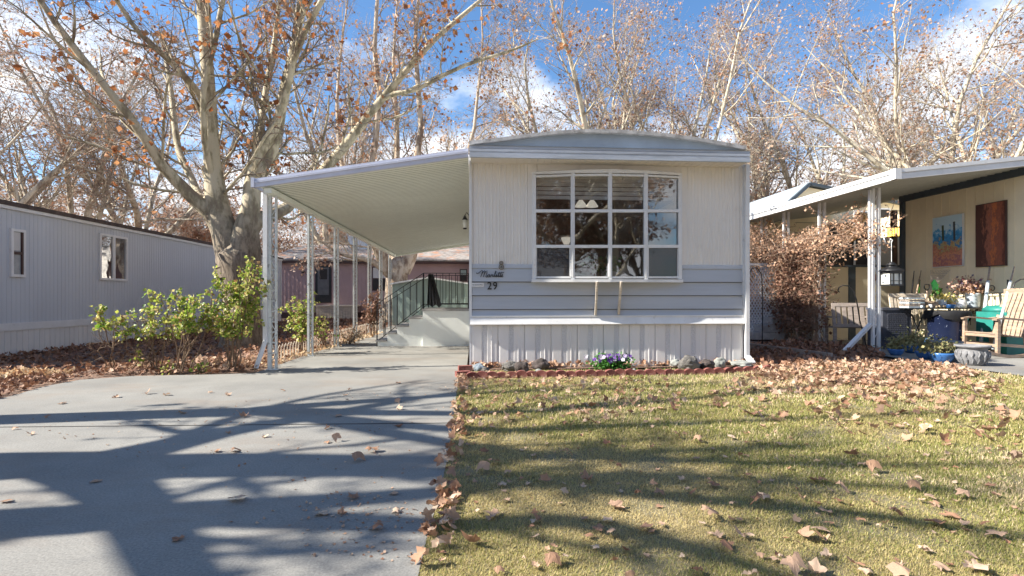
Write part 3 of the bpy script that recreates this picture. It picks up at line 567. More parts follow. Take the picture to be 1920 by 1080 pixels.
def leaf_field(name, P, zz, size, mat_, label, tilt=.35, cat='leaves', simple=False, parent=None):
    Vs, Fs, Ts, b = [], [], [], 0
    which = rg.integers(0, len(LS), len(P))
    for k in range(len(LS)):
        idx = np.where(which == k)[0]
        if not len(idx): continue
        v, f = LS[k]; n = len(idx); s = size*rg.uniform(.55, 1.15, n)
        ax, ay, az = rg.normal(0, tilt, n), rg.normal(0, tilt, n), rg.random(n)*6.28
        X, Y, Z = v[:, 0][None]*s[:, None], v[:, 1][None]*s[:, None], v[:, 2][None]*s[:, None]
        ca, sa = np.cos(az)[:, None], np.sin(az)[:, None]; X, Y = X*ca-Y*sa, X*sa+Y*ca
        c, s2 = np.cos(ax)[:, None], np.sin(ax)[:, None]; Y, Z = Y*c-Z*s2, Y*s2+Z*c
        c, s2 = np.cos(ay)[:, None], np.sin(ay)[:, None]; X, Z = X*c+Z*s2, -X*s2+Z*c
        Z = Z-Z.min(1, keepdims=True)
        W = np.stack([X+P[idx, 0][:, None], Y+P[idx, 1][:, None], Z+zz[idx][:, None]], 2).reshape(-1, 3)
        Vs.append(W); Fs.append((f[None]+(np.arange(n)*len(v))[:, None, None]).reshape(-1, 3)+b); b += n*len(v); Ts.append(np.repeat(rg.random(n), len(v)))
    o = np_mesh(name, np.concatenate(Vs), np.concatenate(Fs), mat_, np.concatenate(Ts), parent=parent)
    if parent is None: tag(o, label, cat, kind='stuff')
    return o
def poly_pts(poly, N, pw=1):
    poly = np.array(poly); lo, hi = poly.min(0), poly.max(0); out = np.zeros((0, 2))
    while len(out) < N:
        Q = lo+(hi-lo)*rg.random((N*2, 2)); out = np.concatenate([out, Q[inside(Q, poly)]])
    return out[:N]
gp = lambda *a: [(G(x, y).x, G(x, y).y) for x, y in a]
# individuals
leafmeshes = []
for k, (v, f) in enumerate(LS):
    for mi, mt in enumerate(('fallen',)):
        me = bpy.data.meshes.new('fallen_leaf'); me.from_pydata([tuple(x) for x in v], [], [tuple(int(i) for i in x) for x in f]); me.materials.append(M[mt]); leafmeshes.append(me)
def one_leaf(x, y, s, label, group, z=.0, tilt=.14):
    o = bpy.data.objects.new('fallen_leaf', random.choice(leafmeshes)); C.objects.link(o)
    o.location = (x, y, z); o.scale = (s, s, s*random.uniform(.7, 1.5)); o.rotation_euler = (random.gauss(0, tilt)+(math.pi if random.random() < .45 else 0), random.gauss(0, tilt), random.uniform(0, 6.28))
    low = min((o.rotation_euler.to_matrix() @ Vector((v.co.x*s, v.co.y*s, v.co.z*o.scale.z))).z for v in o.data.vertices)
    o.location.z = z-low+.001
    tag(o, label, 'leaf', group)
onlawn = [(1065, 860), (905, 885), (1160, 880), (1240, 928), (1293, 930), (1150, 955), (1420, 955), (1120, 995), (1205, 995), (1500, 1010), (1535, 1000), (1575, 945), (1575, 925), (1345, 1010), (1355, 1030), (890, 1025), (930, 970), (1040, 1030), (1730, 1040), (1825, 1068), (1485, 1075), (1310, 1078), (1610, 980), (1680, 975), (1840, 990), (1870, 1010), (1755, 990), (1710, 920), (1630, 885), (1400, 895), (1485, 860), (1140, 835), (1310, 830), (1345, 765), (1455, 797), (1590, 797), (1595, 857), (1700, 805), (1810, 775), (1880, 780), (1905, 825), (1530, 905), (1790, 880), (1810, 935), (1330, 975), (955, 908), (1100, 905), (1210, 795), (1270, 742), (1735, 745), (1905, 870), (1850, 915), (1045, 760), (960, 790), (1650, 760), (1500, 740)]
for a, b in onlawn:
    p = G(a, b); one_leaf(p.x, p.y, random.choice((.03, .04, .05, .06, .07))*random.uniform(.9, 1.1), 'curled tan sycamore leaf lying on the dry lawn grass', 'sycamore leaves scattered on the lawn', .012)
ondrive = [(668, 864), (697, 849), (445, 938), (457, 782), (342, 775), (395, 737), (615, 830), (626, 829), (405, 848), (437, 848), (495, 820), (430, 813), (650, 752), (745, 801), (613, 804), (632, 781), (745, 755), (655, 731), (530, 733), (425, 742), (312, 741), (275, 739), (218, 745), (600, 965), (735, 928), (335, 1013), (176, 905), (748, 719), (60, 815), (665, 935), (645, 741), (746, 768), (88, 783), (120, 757), (30, 805), (745, 960), (640, 965), (7, 943), (710, 993)]
for i, (a, b) in enumerate(ondrive):
    p = G(a, b); one_leaf(p.x, p.y, random.uniform(.035, .06) if i > 3 else .075, 'dry brown sycamore leaf lying on the grey concrete drive', 'sycamore leaves scattered on the drive', .001)
cnt = 0
while cnt < 205:
    Q, d_ = scatter_uv(1); x, y = Q[0]
    if not inside(Q, lawn)[0] or d_[0] < 2 : continue
    if random.random() > (.9 if x < 2.5 or y > 5.6 or x > 6 else .5): continue
    one_leaf(x, y, random.choice((.022, .03, .038, .05))*random.uniform(.85, 1.15), 'curled tan sycamore leaf lying on the dry lawn grass', 'sycamore leaves scattered on the lawn', .012); cnt += 1
# drifts that nobody could count
def drift(name, poly, N, size, mt, label, zr=.05, tilt=.5):
    P = poly_pts(poly, N); return leaf_field(name, P, rg.random(N)*zr, size, M[mt], label, tilt)
e = []
for (x, y) in lx: e.append((x, y))
edge = [(x-.03, y) for x, y in e]+[(x+.11, y) for x, y in e[::-1]]
PE = poly_pts(edge, 420); PE = PE[np.sin(PE[:, 1]*3.1)+np.sin(PE[:, 1]*7.3+1) > rg.uniform(-1.4, 1.2, len(PE))]; leaf_field('leaf_drift', PE, rg.random(len(PE))*.04, .045, M['fallen'], 'broken line of brown leaves gathered where the drive meets the lawn', .6)
if 0: drift('leaf_drift', edge, 300, .052, 'fallen', 'line of brown leaves gathered where the drive meets the lawn', .05, .6)
drift('leaf_drift', gp((870, 705), (1060, 702), (1250, 712), (1290, 770), (1080, 800), (880, 800)), 330, .05, 'fallen', 'thin spread of leaves on the lawn just before the brick edging', .02)
drift('leaf_drift', gp((1400, 712), (1440, 690), (1560, 678), (1700, 680), (1800, 690), (1840, 705), (1700, 730), (1560, 722), (1480, 716)), 1700, .052, 'fallen', 'deep drift of tan leaves between the lawn and the neighbouring patio', .05, .45)
drift('leaf_drift', gp((1340, 735), (1420, 700), (1850, 700), (1900, 728), (1780, 758), (1600, 745), (1480, 740)), 420, .055, 'fallen', 'ragged edge of the leaf drift spilling onto the right side of the lawn', .02, .4)
drift('leaf_drift', gp((1250, 760), (1450, 705), (1900, 725), (1920, 860), (1500, 800)), 230, .065, 'fallen', 'loose leaves blown over the right side of the lawn', .015)
drift('leaf_drift', gp((1405, 692), (1405, 650), (1500, 640), (1640, 655), (1660, 676), (1560, 682), (1450, 694)), 1300, .07, 'litter', 'shaded brown leaves under the dead vine beside the trailer', .06)
BEDP = [(-.05, YB+.1), (4.6, YB+.22), (4.6, 8.25), (-.05, 8.25)]
drift('leaf_drift', BEDP, 560, .055, 'fallen', 'brown leaves filling the flower bed under the trailer skirting', .05, .6)
mul = [(XL+.02, 8.0), (XL+.02, 22.9), (-3.3, 22.9), (-3.2, pad_edge+.15)]+gp((400, 702), (250, 705), (150, 710), (0, 705))
drift('leaf_litter', gp((-60, 760), (30, 738), (80, 724), (150, 711), (60, 705), (-60, 715)), 500, .05, 'litter', 'dark crumbled litter between the pale leaf path and the drive', .03)
drift('leaf_litter', mul, 9000, .055, 'litter', 'brown leaf litter covering the ground beside the grey trailer', .04, .5)
drift('leaf_litter', [(-8.2, 23), (-.5, 23), (-.5, 27.5), (-8.2, 27.5)], 1500, .08, 'litter', 'leaf litter on the ground before the mauve house', .05)
drift('leaf_drift', gp((190, 704), (300, 697), (490, 697), (470, 680), (300, 683), (200, 690)), 420, .06, 'fallen', 'rust leaves gathered along the front of the rose bushes', .08, .6)
drift('leaf_drift', gp((-60, 722), (20, 712), (150, 702), (60, 698), (-60, 706)), 700, .05, 'paleleaf', 'pale dry leaves on the path at the corner of the drive', .03)
drift('leaf_drift', gp((470, 697), (512, 688), (700, 632), (722, 625), (700, 625), (560, 655), (440, 680)), 600, .05, 'paleleaf', 'pale leaves along the wire border beside the carport slab', .03)
drift('leaf_drift', gp((872, 715), (1500, 720), (1915, 740), (1915, 1070), (815, 1070)), 420, .026, 'fallen', 'small torn leaf pieces sprinkled over the whole front lawn', .01, .3)
drift('leaf_crumbs', gp((0, 790), (860, 720), (845, 840), (790, 1070), (560, 1070), (300, 900)), 260, .013, 'fallen', 'tiny broken leaf crumbs on the concrete drive', .002, .2)
drift('leaf_crumbs', gp((560, 930), (700, 920), (800, 960), (790, 1060), (560, 1060)), 160, .012, 'fallen', 'patch of leaf crumbs on the concrete near the lawn', .002, .2)
# ---------------- the trailer (main home) ----------------
YF = 8.2; X0 = -.08; X1 = onY(1396, 500, YF).x
zz = lambda py: onY(1140, py, YF).z
Z_SO, Z_BAND, Z_CL, Z_TR, Z_SK = zz(307), zz(496.5), zz(504), zz(592.5), zz(607)
home = thing('mobile_home', (2.2, 12, 0), 'beige and grey blue mobile home numbered 29 with a big bow window', 'mobile home')
xw0, xw1 = onY(1003, 400, YF).x, onY(1273, 400, YF).x; zw0, zw1 = zz(521), zz(332); YBK = 26
m = MB(); m.box(X0, xw0, YF, YF+.1, .35, Z_SO+.2).box(xw1, X1, YF, YF+.1, .35, Z_SO+.2).box(xw0, xw1, YF, YF+.1, .35, zw0).box(xw0, xw1, YF, YF+.1, zw1, Z_SO+.2)
m.box(X0, X0+.1, YF+.1, YBK, .35, Z_SO+.2).box(X1-.1, X1, YF+.1, YBK, .35, Z_SO+.2).box(X0, X1, YBK, YBK+.1, .35, Z_SO+.2); m.build('wall', M['beige'], home)
m = MB(); m.box(X0+.1, X1-.1, YF+.1, YBK, .72, .76).box(X0+.1, X1-.1, YF+.1, YBK, Z_SO-.08, Z_SO-.04).box(X0+.1, X1-.1, 13, 13.05, .76, Z_SO-.08); m.build('interior', M['inwall'], home)
def ribs(m, x0, x1, z0, z1, y, pitch=.053, d=.011, frac=.35):
    n = max(1, round((x1-x0)/pitch)); p = (x1-x0)/n; xs = []
    for i in range(n):
        a = x0+i*p; xs += [(a, y), (a+p*(1-frac), y), (a+p*(1-frac*.65), y-d), (a+p*(1-frac*.3), y-d)]
    xs.append((x1, y)); vs = [(a, b, z) for z in (z0, z1) for a, b in xs]; k = len(xs)
    m.add(vs, [(i, i+1, k+i+1, k+i) for i in range(k-1)])
m = MB(); xwl, xwr = onY(999, 400, YF).x, onY(1277, 400, YF).x
xs1, xs2 = onY(989, 400, YF).x, onY(1285, 400, YF).x
ribs(m, X0+.03, xs1, Z_BAND, Z_SO, YF-.006); ribs(m, xs2, X1-.04, Z_BAND, Z_SO, YF-.006)
m.box(xs1, xwl, YF-.012, YF-.004, Z_BAND, Z_SO).box(xwr, xs2, YF-.012, YF-.004, Z_BAND, Z_SO)
for a, b in ((xwl, .95), (.97, 1.62), (1.64, 2.3), (2.32, xwr)): m.box(a, b-.004, YF-.012, YF-.004, zz(336), Z_SO)
m.build('ribbed_panel', M['beige'], home)
m = MB()
for a, b in ((X0+.03, xwl+.0), (xwr, X1-.04)): m.box(a, b, YF-.022, YF-.004, Z_CL+.004, Z_BAND)
m.build('band_trim', M['blueband'], home)
m = MB(); rows = [504, 529.7, 555, 580.5, 592.5]
for i in range(4):
    zt, zb = zz(rows[i]), zz(rows[i+1]); segs = [(X0+.03, X1-.04)] if i > 0 else [(X0+.03, xwl), (xwr, X1-.04)]
    for a, b in segs: m.add([(a, YF-.008, zt), (b, YF-.008, zt), (b, YF-.036, zb+.011), (a, YF-.036, zb+.011), (a, YF-.005, zb+.011), (b, YF-.005, zb+.011)], [(0, 3, 2, 1), (3, 4, 5, 2), (0, 4, 3), (1, 2, 5)])
m.build('lap_siding', M['blueclap'], home)
m = MB(); m.box(X0+.03, xwl, YF-.0045, YF, Z_TR, Z_CL).box(xwr, X1-.04, YF-.0045, YF, Z_TR, Z_CL).box(xwl, xwr, YF-.0045, YF, Z_TR, zz(529.7)+.0); m.build('siding_shadow_backing', mat('siding_gap_shadow', (.10, .11, .13), .8), home)  # dark backing paints in the shadow line under each lap board
m = MB(); m.box(X0+.025, X1-.035, YF-.06, YF-.04, Z_TR-.01, Z_TR+.012)
m.add([(X0+.01, YF-.045, Z_TR), (X1-.01, YF-.045, Z_TR), (X1-.01, YF-.085, Z_SK), (X0+.01, YF-.085, Z_SK), (X1-.01, YF-.06, Z_SK-.012), (X0+.01, YF-.06, Z_SK-.012)], [(0, 3, 2, 1), (3, 5, 4, 2)])
m.build('belly_trim', M['whitetrim'], home)
VS = []; m = MB(); x = X0+.03; PIT = .41; i = 0; zb = .02; m.box(X0+.02, X1-.02, YF-.02, YF, 0, Z_SK)
m2 = MB()
while x < X1-.05:
    xe = min(x+PIT-.006, X1-.03); prof = [(x, 0), (x+.03, .007), (x+.155, .007), (x+.165, .0), (x+.235, .0), (x+.245, .007), (x+.30, .007), (x+.305, .011), (x+.315, .011), (x+.32, .007), (x+.385, .007), (xe, 0)]
    prof = [(min(a, xe), b) for a, b in prof]; vs = [(a, YF-.024-b, z) for z in (0, Z_SK) for a, b in prof]; k = len(prof); m2.add(vs, [(j, j+1, k+j+1, k+j) for j in range(k-1)])
    if x+.235 < xe: VS.append((x+.166, x+.234))
    x += PIT
m.build('skirting_backing', mat('skirt_gap', (.3, .29, .29), .7), home); sk = m2.build('skirting', M['skirt'], home); [MB().box(a_, b_2, YF-.0275, YF-.0245, .04, Z_SK-.01).build('vent_strip', M['perf'], sk) for a_, b_2 in VS]
m = MB(); m.box(X0-.005, X0+.035, YF-.04, YF+.12, Z_TR-.12, Z_SO).box(X0+.0, X0+.03, YF-.03, YF+.1, 0, Z_TR-.12); m.build('corner_trim', M['whitetrim'], home); m = MB(); m.box(X1-.045, X1+.012, YF-.04, YF+.12, Z_SK-.1, Z_SO); m.build('corner_trim', M['whitetrim'], home)
m = MB(); dx = X1-.0; m.bar((dx, YF-.08, Z_SO), (dx, YF-.08, .14), .06, .05); m.bar((dx, YF-.08, .15), (dx+.02, YF-.22, .05), .08, .05); m.build('downspout', M['whitetrim'], home)
# roof edge: soffit, fascia, bowed end panel, cap, long roof
YE = 7.83; zf0 = onY(1140, 299, YE).z; zf1 = onY(1140, 277, YE).z; xe0, xe1 = onY(880, 290, YE).x, onY(1407, 290, YE).x
m = MB(); m.box(xe0+.02, xe1-.02, YE+.03, YF, zf0+.004, zf0+.02)
x = xe0+.08
while x < xe1: m.box(x, x+.006, YE+.03, YF, zf0-.002, zf0+.004); x += .105
m.build('soffit', M['beige'], home)
m = MB(); hf = zf1-zf0
for a, b, yy in ((0, .38, 0), (.38, .5, .014), (.5, .72, .004), (.72, .78, .02), (.78, 1, .012)):
    m.box(xe0, xe1, YE+yy, YE+.04+yy, zf0+hf*a, zf0+hf*b)
m.add([(xe0, YE+.0, zf1), (xe1, YE, zf1), (xe1-.12, YE+.35, zf1+.04), (xe0, YE+.35, zf1+.04)], [(0, 1, 2, 3)]); m.build('fascia', M['fascia'], home)
YC = 8.02; arc = [(880, 271), (930, 266), (980, 259), (1040, 252), (1100, 249), (1160, 250), (1220, 254), (1290, 262), (1350, 272), (1396, 281)]
ap = [onY(a, b, YC) for a, b in arc]
m = MB(); m.poly([(q.x, YC+.02, q.z-.01) for q in ap]+[(ap[-1].x, YC+.02, zf1-.02), (ap[0].x, YC+.02, zf1-.02)], (0, .05, 0)); m.build('bowed_end_panel', M['roofgrey'], home)
m = MB(); k = len(ap); vs = []
for y in (YC-.06, YBK+.2):
    for dz in (0, .05): vs += [(q.x, y, q.z+dz-.01) for q in ap]
m.add(vs, [(i, i+1, k+i+1, k+i) for i in range(k-1)]+[(2*k+i, 2*k+i+1, 3*k+i+1, 3*k+i) for i in range(k-1)]+[(k+i, k+i+1, 3*k+i+1, 3*k+i) for i in range(k-1)]+[(i, i+1, 2*k+i+1, 2*k+i) for i in range(k-1)]+[(0, k, 3*k, 2*k), (k-1, 2*k-1, 4*k-1, 3*k-1)]); m.build('roof', M['roofcap'], home)
m = MB(); m.box(X0-.0, X0+.1, YF, YBK, Z_SO+.18, zf1+.12); m.box(X1-.1, X1+.05, YF, YBK, Z_SO+.18, zf1+.1); m.build('side_eave', M['fascia'], home)
# bow window
win = [(1001.5, .05), (1074, .13), (1144, .165), (1211, .13), (1275, .05)]
wr = [520, 462, 395.5, 328]
col = [(onY(px, 400, YF-d).x, YF-d) for px, d in win]
tops = [326, 323.5, 323, 324.5, 327.5]
zr = [[onY(win[i][0], wr[j], YF-win[i][1]).z for j in range(3)]+[onY(win[i][0], tops[i]+5, YF-win[i][1]).z] for i in range(5)]
fr = MB(); gl = MB()
for i in range(5):
    x, y = col[i]; fr.box(x-.028, x+.028, y-.012, y+.05, zr[i][0]-.03, zr[i][3]+.03)
    if 0 < i < 4: fr.box(x-.006, x+.006, y-.018, y-.011, zr[i][0], zr[i][3])
for i in range(4):
    for j in range(4):
        a = (col[i][0]+.028, col[i][1]+.012, zr[i][j]); b = (col[i+1][0]-.028, col[i+1][1]+.012, zr[i+1][j]); fr.bar(a, b, .05, .045 if j in (1, 2) else .03)
    a, b = (col[i][0]+.028, col[i][1]+.02), (col[i+1][0]-.028, col[i+1][1]+.02)
    for j in range(3):
        q = .0
        gl.add([(a[0], a[1], zr[i][j]+.02), (b[0], b[1], zr[i+1][j]+.02), (b[0], b[1], zr[i+1][j+1]-.02), (a[0], a[1], zr[i][j+1]-.02)], [(0, 1, 2, 3)])
    # insect screen frames of the bottom outer panes
    if i in (0, 3): fr.bar((a[0]+.012, a[1]-.004, zr[i][0]+.02), (a[0]+.012, a[1]-.004, zr[i][1]-.02), .02, .02); fr.bar((b[0]-.012, b[1]-.004, zr[i][0]+.02), (b[0]-.012, b[1]-.004, zr[i][1]-.02), .02, .02)
wt = [(c[0], c[1]-.012, zr[i][3]+.03) for i, c in enumerate(col)]
wt[0] = (wt[0][0]-.03, wt[0][1], wt[0][2]); wt[4] = (wt[4][0]+.03, wt[4][1], wt[4][2])
W = fr.build('window_frame', M['whitetrim'], home)
m = MB(); k = 5; vs = [p for p in wt]+[(p[0], p[1], p[2]+.06-.012*abs(i-2)) for i, p in enumerate(wt)]+[(wt[4][0], YF, wt[4][2]+.04), (wt[0][0], YF, wt[0][2]+.04), (wt[4][0], YF, wt[4][2]), (wt[0][0], YF, wt[0][2])]
m.add(vs, [(i, i+1, 6+i, 5+i) for i in range(4)]+[(5, 6, 7, 8, 9, 10, 11), (0, 5, 11, 13), (4, 12, 10, 9)]); m.build('window_head', M['whitetrim'], home)
m = MB(); vs = []
for z in (zr[0][0]-.03, zr[0][0]-.075):
    vs += [(c[0]+(-.04 if i == 0 else .04 if i == 4 else 0), c[1]-.03, z) for i, c in enumerate(col)]
    vs += [(col[4][0]+.04, YF, z), (col[0][0]-.04, YF, z)]
m.add(vs, [(0, 1, 2, 3, 4, 5, 6), (13, 12, 11, 10, 9, 8, 7)]+[(i, i+1, 8+i, 7+i) for i in range(5)]+[(6, 0, 7, 13)]); m.build('window_sill', M['whitetrim'], home)
gl.build('window_glass', M['glass'], home)
scr = MB()
mm, t_, b_ = new_mat('insect_screen'); b_.inputs['Base Color'].default_value = (.06, .06, .065, 1); b_.inputs['Alpha'].default_value = .55; b_.inputs['Roughness'].default_value = .8
for i in (0, 3):
    scr = MB(); a, b = (col[i][0]+.028, col[i][1]+.008), (col[i+1][0]-.028, col[i+1][1]+.008); scr.add([(a[0], a[1], zr[i][0]+.02), (b[0], b[1], zr[i+1][0]+.02), (b[0], b[1], zr[i+1][1]-.02), (a[0], a[1], zr[i][1]-.02)], [(0, 1, 2, 3)]); scr.build('insect_screen', mm, home)
for a, b in (((1119.5, 528), (1116.5, 590)), ((1164.5, 528), (1159.5, 589))):
    p, q = onY(*a, YF-.19), onY(*b, YF-.055); MB().bar(p, q, .03, .05).build('window_brace', M['woodpale'], home)
m = MB(); yb = YF+.12
for r_ in range(4): m.box(xw0+.04, xw1-.04, yb+.006*r_, yb+.03, zz(372)+.07*r_, zz(372)+.07*r_+.055)
m.box(xw0+.04, xw1-.04, yb-.01, yb+.05, zz(340), zz(332)); m.build('window_blind', M['blind'], home)
# lettering and numbers
U = .00825; p0 = onY(893, 521, YF-.03)
strokes = [[(0, 10), (.5, 8.4), (2.5, 8), (5, 9.5), (8.5, 12.8), (11, 14.2), (11.6, 13), (10, 7), (8, 1.5)], [(9.8, 6.5), (12.5, 11), (15.8, 13.8), (15.6, 10), (14, 5), (13.2, 1.5)], [(14.4, 6.5), (17, 11), (20.2, 13.8), (19.6, 9), (17.8, 3), (18.2, 1), (20, 1.8)],
 [(25, 6), (23, 6.6), (20.8, 4.4), (20.8, 1.8), (22.6, 1.4), (24.6, 4), (25.4, 6.4), (24.6, 2.6), (25.4, 1.3), (27, 3)], [(27, 3), (28.6, 7), (29.2, 6), (31, 6.6), (30.2, 3), (31, 1.4), (32.5, 3)],
 [(32.5, 3), (35.5, 8), (37, 12.6), (35.8, 13.2), (34.4, 9), (33.6, 4), (34.2, 1.6), (36, 2.4)], [(36, 2.4), (38.4, 5), (38.3, 6.6), (36.9, 6), (36.4, 3.4), (37.4, 1.6), (39.6, 3)],
 [(39.6, 3), (42, 8), (43, 11), (41.4, 6), (40.8, 2.4), (41.8, 1.6), (43.4, 3)], [(43.4, 3), (45.6, 8), (46.6, 11), (45, 6), (44.4, 2.4), (45.4, 1.6), (46.6, 3)], [(46.6, 3), (48.8, 5), (48.8, 6.6), (47.4, 6), (47, 3.4), (48, 1.6), (50, 3)], [(40, 8.8), (45, 9.2), (51.5, 10)]]
m = MB()
for s_ in strokes: m.tube([(p0.x+a*U, YF-.035, p0.z+b*U) for a, b in s_], .0052, 6)
o = m.build('script_emblem', M['black'], home)
def text(s_, size, x, y, z, mat_, name, parent, ext=.004, sx=1, bold=0):
    cu = bpy.data.curves.new(name, 'FONT'); cu.body = s_; cu.size = size; cu.extrude = ext; cu.offset = bold; ob = bpy.data.objects.new(name, cu); C.objects.link(ob)
    bpy.context.view_layer.update(); me = bpy.data.meshes.new_from_object(ob.evaluated_get(bpy.context.evaluated_depsgraph_get())); bpy.data.objects.remove(ob)
    me.transform(Matrix.Translation((x, y, z)) @ Matrix.Rotation(math.pi/2, 4, 'X') @ Matrix.Diagonal((sx, 1, 1, 1)))
    if parent is not None: me.transform(Matrix.Translation(-ORG[parent.name]))
    me.materials.clear(); me.materials.append(mat_); return link(name, me, parent)
p = onY(913.5, 542.5, YF-.03); text('2', .165, p.x, YF-.034, p.z, M['black'], 'house_number', home, sx=.85, bold=.0025); p = onY(924, 542.5, YF-.03); text('9', .165, p.x, YF-.034, p.z, M['black'], 'house_number', home, sx=.85, bold=.0025)
p = onY(884.5, 537.5, YF-.03); q = onY(907, 530.5, YF-.03); o = MB().box(p.x, q.x, YF-.037, YF-.031, p.z, q.z).build('door_plate', M['whitetrim'], home)
text('NO SOLICITING', .025, p.x+.008, YF-.0385, (p.z+q.z)/2-.009, M['black'], 'door_plate_lettering', home, .001, .9)
# small metal ornament of two open scrolls
p = onY(940, 497, YF-.03); orn = thing('wall_ornament', (p.x, YF-.03, p.z), 'small aged metal scroll ornament above the script lettering on the siding', 'ornament')
m = MB()
for cz, r in ((-.032, .036), (.03, .027)):
    m.tube([(p.x+r*math.cos(a*.3927), YF-.04, p.z+cz+r*math.sin(a*.3927)) for a in range(17)], .006, 5); m.tube([(p.x+.013*math.cos(a*.7), YF-.045, p.z+cz+.013*math.sin(a*.7)) for a in range(10)], .005, 5)
m.build('scroll', M['bronze'], orn)
# things inside the bow window
ch = thing('chandelier', tuple(onY(1100, 345, YF+.9)), 'hanging lamp with two white bell shades seen through the top of the bow window', 'lamp')
c = onY(1100, 350, YF+.9); m = MB(); m.tube([(c.x, c.y, Z_SO-.1), (c.x, c.y, c.z-.12)], .012, 6)
for px, dxx in ((1089, -1), (1110, 1)):
    s_ = onY(px, 370, YF+.9); m.tube([(c.x, c.y, c.z-.1), (c.x+dxx*.05, c.y, c.z-.04), ((c.x+s_.x)/2+dxx*.02, c.y, c.z-.03), (s_.x, s_.y, s_.z+.02)], .007, 5)
m.build('lamp_arm', M['bronze'], ch)
for px in (1089, 1110):
    s_ = onY(px, 388, YF+.9); MB().lathe([(.105, 0), (.1, .02), (.075, .06), (.045, .1), (.02, .13)], (s_.x, s_.y, s_.z), 18).build('lamp_shade', M['shade'], ch)
s_ = onY(1062, 448, YF+1.6); tl_ = thing('ceiling_light', (s_.x, s_.y, s_.z), 'small lit bowl light seen through the middle left pane of the bow window', 'lamp')
MB().lathe([(.05, -.1), (.09, -.02), (.1, .02)], (s_.x, s_.y, s_.z), 14).build('lamp_shade', M['shade'], tl_); MB().box(s_.x-.14, s_.x+.14, s_.y-.05, s_.y+.05, s_.z+.03, s_.z+.06).build('mount', M['blind'], tl_)
s_ = onY(1137, 519, YF+.35); pl = thing('potted_plant', (s_.x, s_.y, s_.z), 'green leafy houseplant in a white pot behind the bow window sill', 'plant')
MB().lathe([(.06, 0), (.085, .02), (.095, .13), (.1, .14)], (s_.x, s_.y, s_.z-.02), 16).build('pot', M['blind'], pl)
P = np.array([[s_.x+rg.normal(0, .12), s_.y+rg.normal(0, .08), s_.z+.2+rg.normal(0, .07)] for _ in range(170)]); V, F, T = leafcards(rg, P, .09); np_mesh('foliage', V, F, M['green'], T, parent=pl)
MB().box(xw0+.05, xw1-.05, YF+.12, YF+.6, zw0-.06, zw0-.03).build('window_shelf', M['dark'], home)
s_ = onY(1165, 521, YF+.3); o = MB().add([(s_.x-.2, s_.y, s_.z-.02), (s_.x-.12, s_.y+.05, s_.z+.16), (s_.x-.02, s_.y+.02, s_.z+.12), (s_.x+.06, s_.y+.06, s_.z+.28), (s_.x+.16, s_.y, s_.z+.05), (s_.x+.22, s_.y, s_.z-.02), (s_.x, s_.y+.25, s_.z-.02)], [(0, 1, 2), (0, 2, 4, 5), (2, 3, 4), (0, 6, 1), (1, 6, 3, 2), (3, 6, 5, 4), (0, 5, 6)]).build('folded_cloth', M['blind']); tag(o, 'crumpled white cloth lying behind the bow window right of the plant', 'cloth')
# wall lantern on the side wall
s_ = onX(876, 418, X0); ly = 9.3; wl = thing('wall_lantern', (X0-.08, ly, 2.35), 'small black wall lantern on the side of the home under the carport roof', 'lamp')
lz = EYE+(HZ-428)*ly/1000; m = MB(); m.box(X0-.02, X0, ly-.04, ly+.04, lz+.08, lz+.24).tube([(X0, ly, lz+.2), (X0-.06, ly, lz+.27), (X0-.09, ly, lz+.22)], .008, 5).lathe([(.05, .14), (.035, .17), (.008, .22)], (X0-.09, ly, lz), 8).lathe([(.03, -.02), (.035, 0), (.0, .0)], (X0-.09, ly, lz), 8)
m.build('lantern_frame', M['black'], wl); MB().lathe([(.033, 0), (.045, .14)], (X0-.09, ly, lz), 8).build('lantern_glass', M['frost'], wl)

# ---------------- carport ----------------
XO = -3.1; YR0, YR1 = 7.93, 20.4; zo = onY(491, 351, YR0).z; zi = onY(878, 295, YR0).z
cp = thing('carport', (-1.6, 8.2, 0), 'white metal carport awning on seven lattice posts beside the mobile home', 'carport')
XI = X0-.012
def ceil_z(x): return zo+(zi-zo)*(x-XO)/(XI-XO)
m = MB(); m.add([(XO, YR0, zo), (XI, YR0, zi), (XI, YR1, zi), (XO, YR1, zo), (XO, YR0, zo+.03), (XI, YR0, zi+.03), (XI, YR1, zi+.03), (XO, YR1, zo+.03)], [(0, 3, 2, 1), (4, 5, 6, 7), (0, 1, 5, 4), (3, 7, 6, 2), (0, 4, 7, 3), (1, 2, 6, 5)])
rf = m.build('roof_panel', M['soffit'], cp)
m = MB(); y = YR0+.1
while y < YR1-.05:
    m.add([(XO+.01, y, zo-.001), (XI-.01, y, zi-.001), (XI-.01, y+.012, zi-.001), (XO+.01, y+.012, zo-.001), (XO+.01, y+.004, zo-.006), (XI-.01, y+.004, zi-.006)], [(0, 1, 5, 4), (4, 5, 2, 3)]); y += .11
m.build('roof_seam', M['seam'], rf)
m = MB()
for a, b, yy, o_ in ((-.005, .055, -.03, 0), (.055, .085, -.045, .0), (.085, .125, -.02, .0)):
    vs = []
    for x, zb in ((XO-.05, zo-.01), (XI, zi-.0)):
        for y in (YR0+yy-.02, YR0): vs += [(x, y, zb+a), (x, y, zb+b)]
    m.add(vs, [(0, 1, 5, 4), (2, 6, 7, 3), (1, 3, 7, 5), (0, 4, 6, 2), (0, 2, 3, 1), (4, 5, 7, 6)])
m.box(XO-.09, XO-.045, YR0-.075, YR0-.002, zo-.014, zo+.122); m.box(XO-.07, XO-.051, YR0+.003, YR1, zo-.01, zo+.11); m.build('fascia', M['carfascia'], cp)
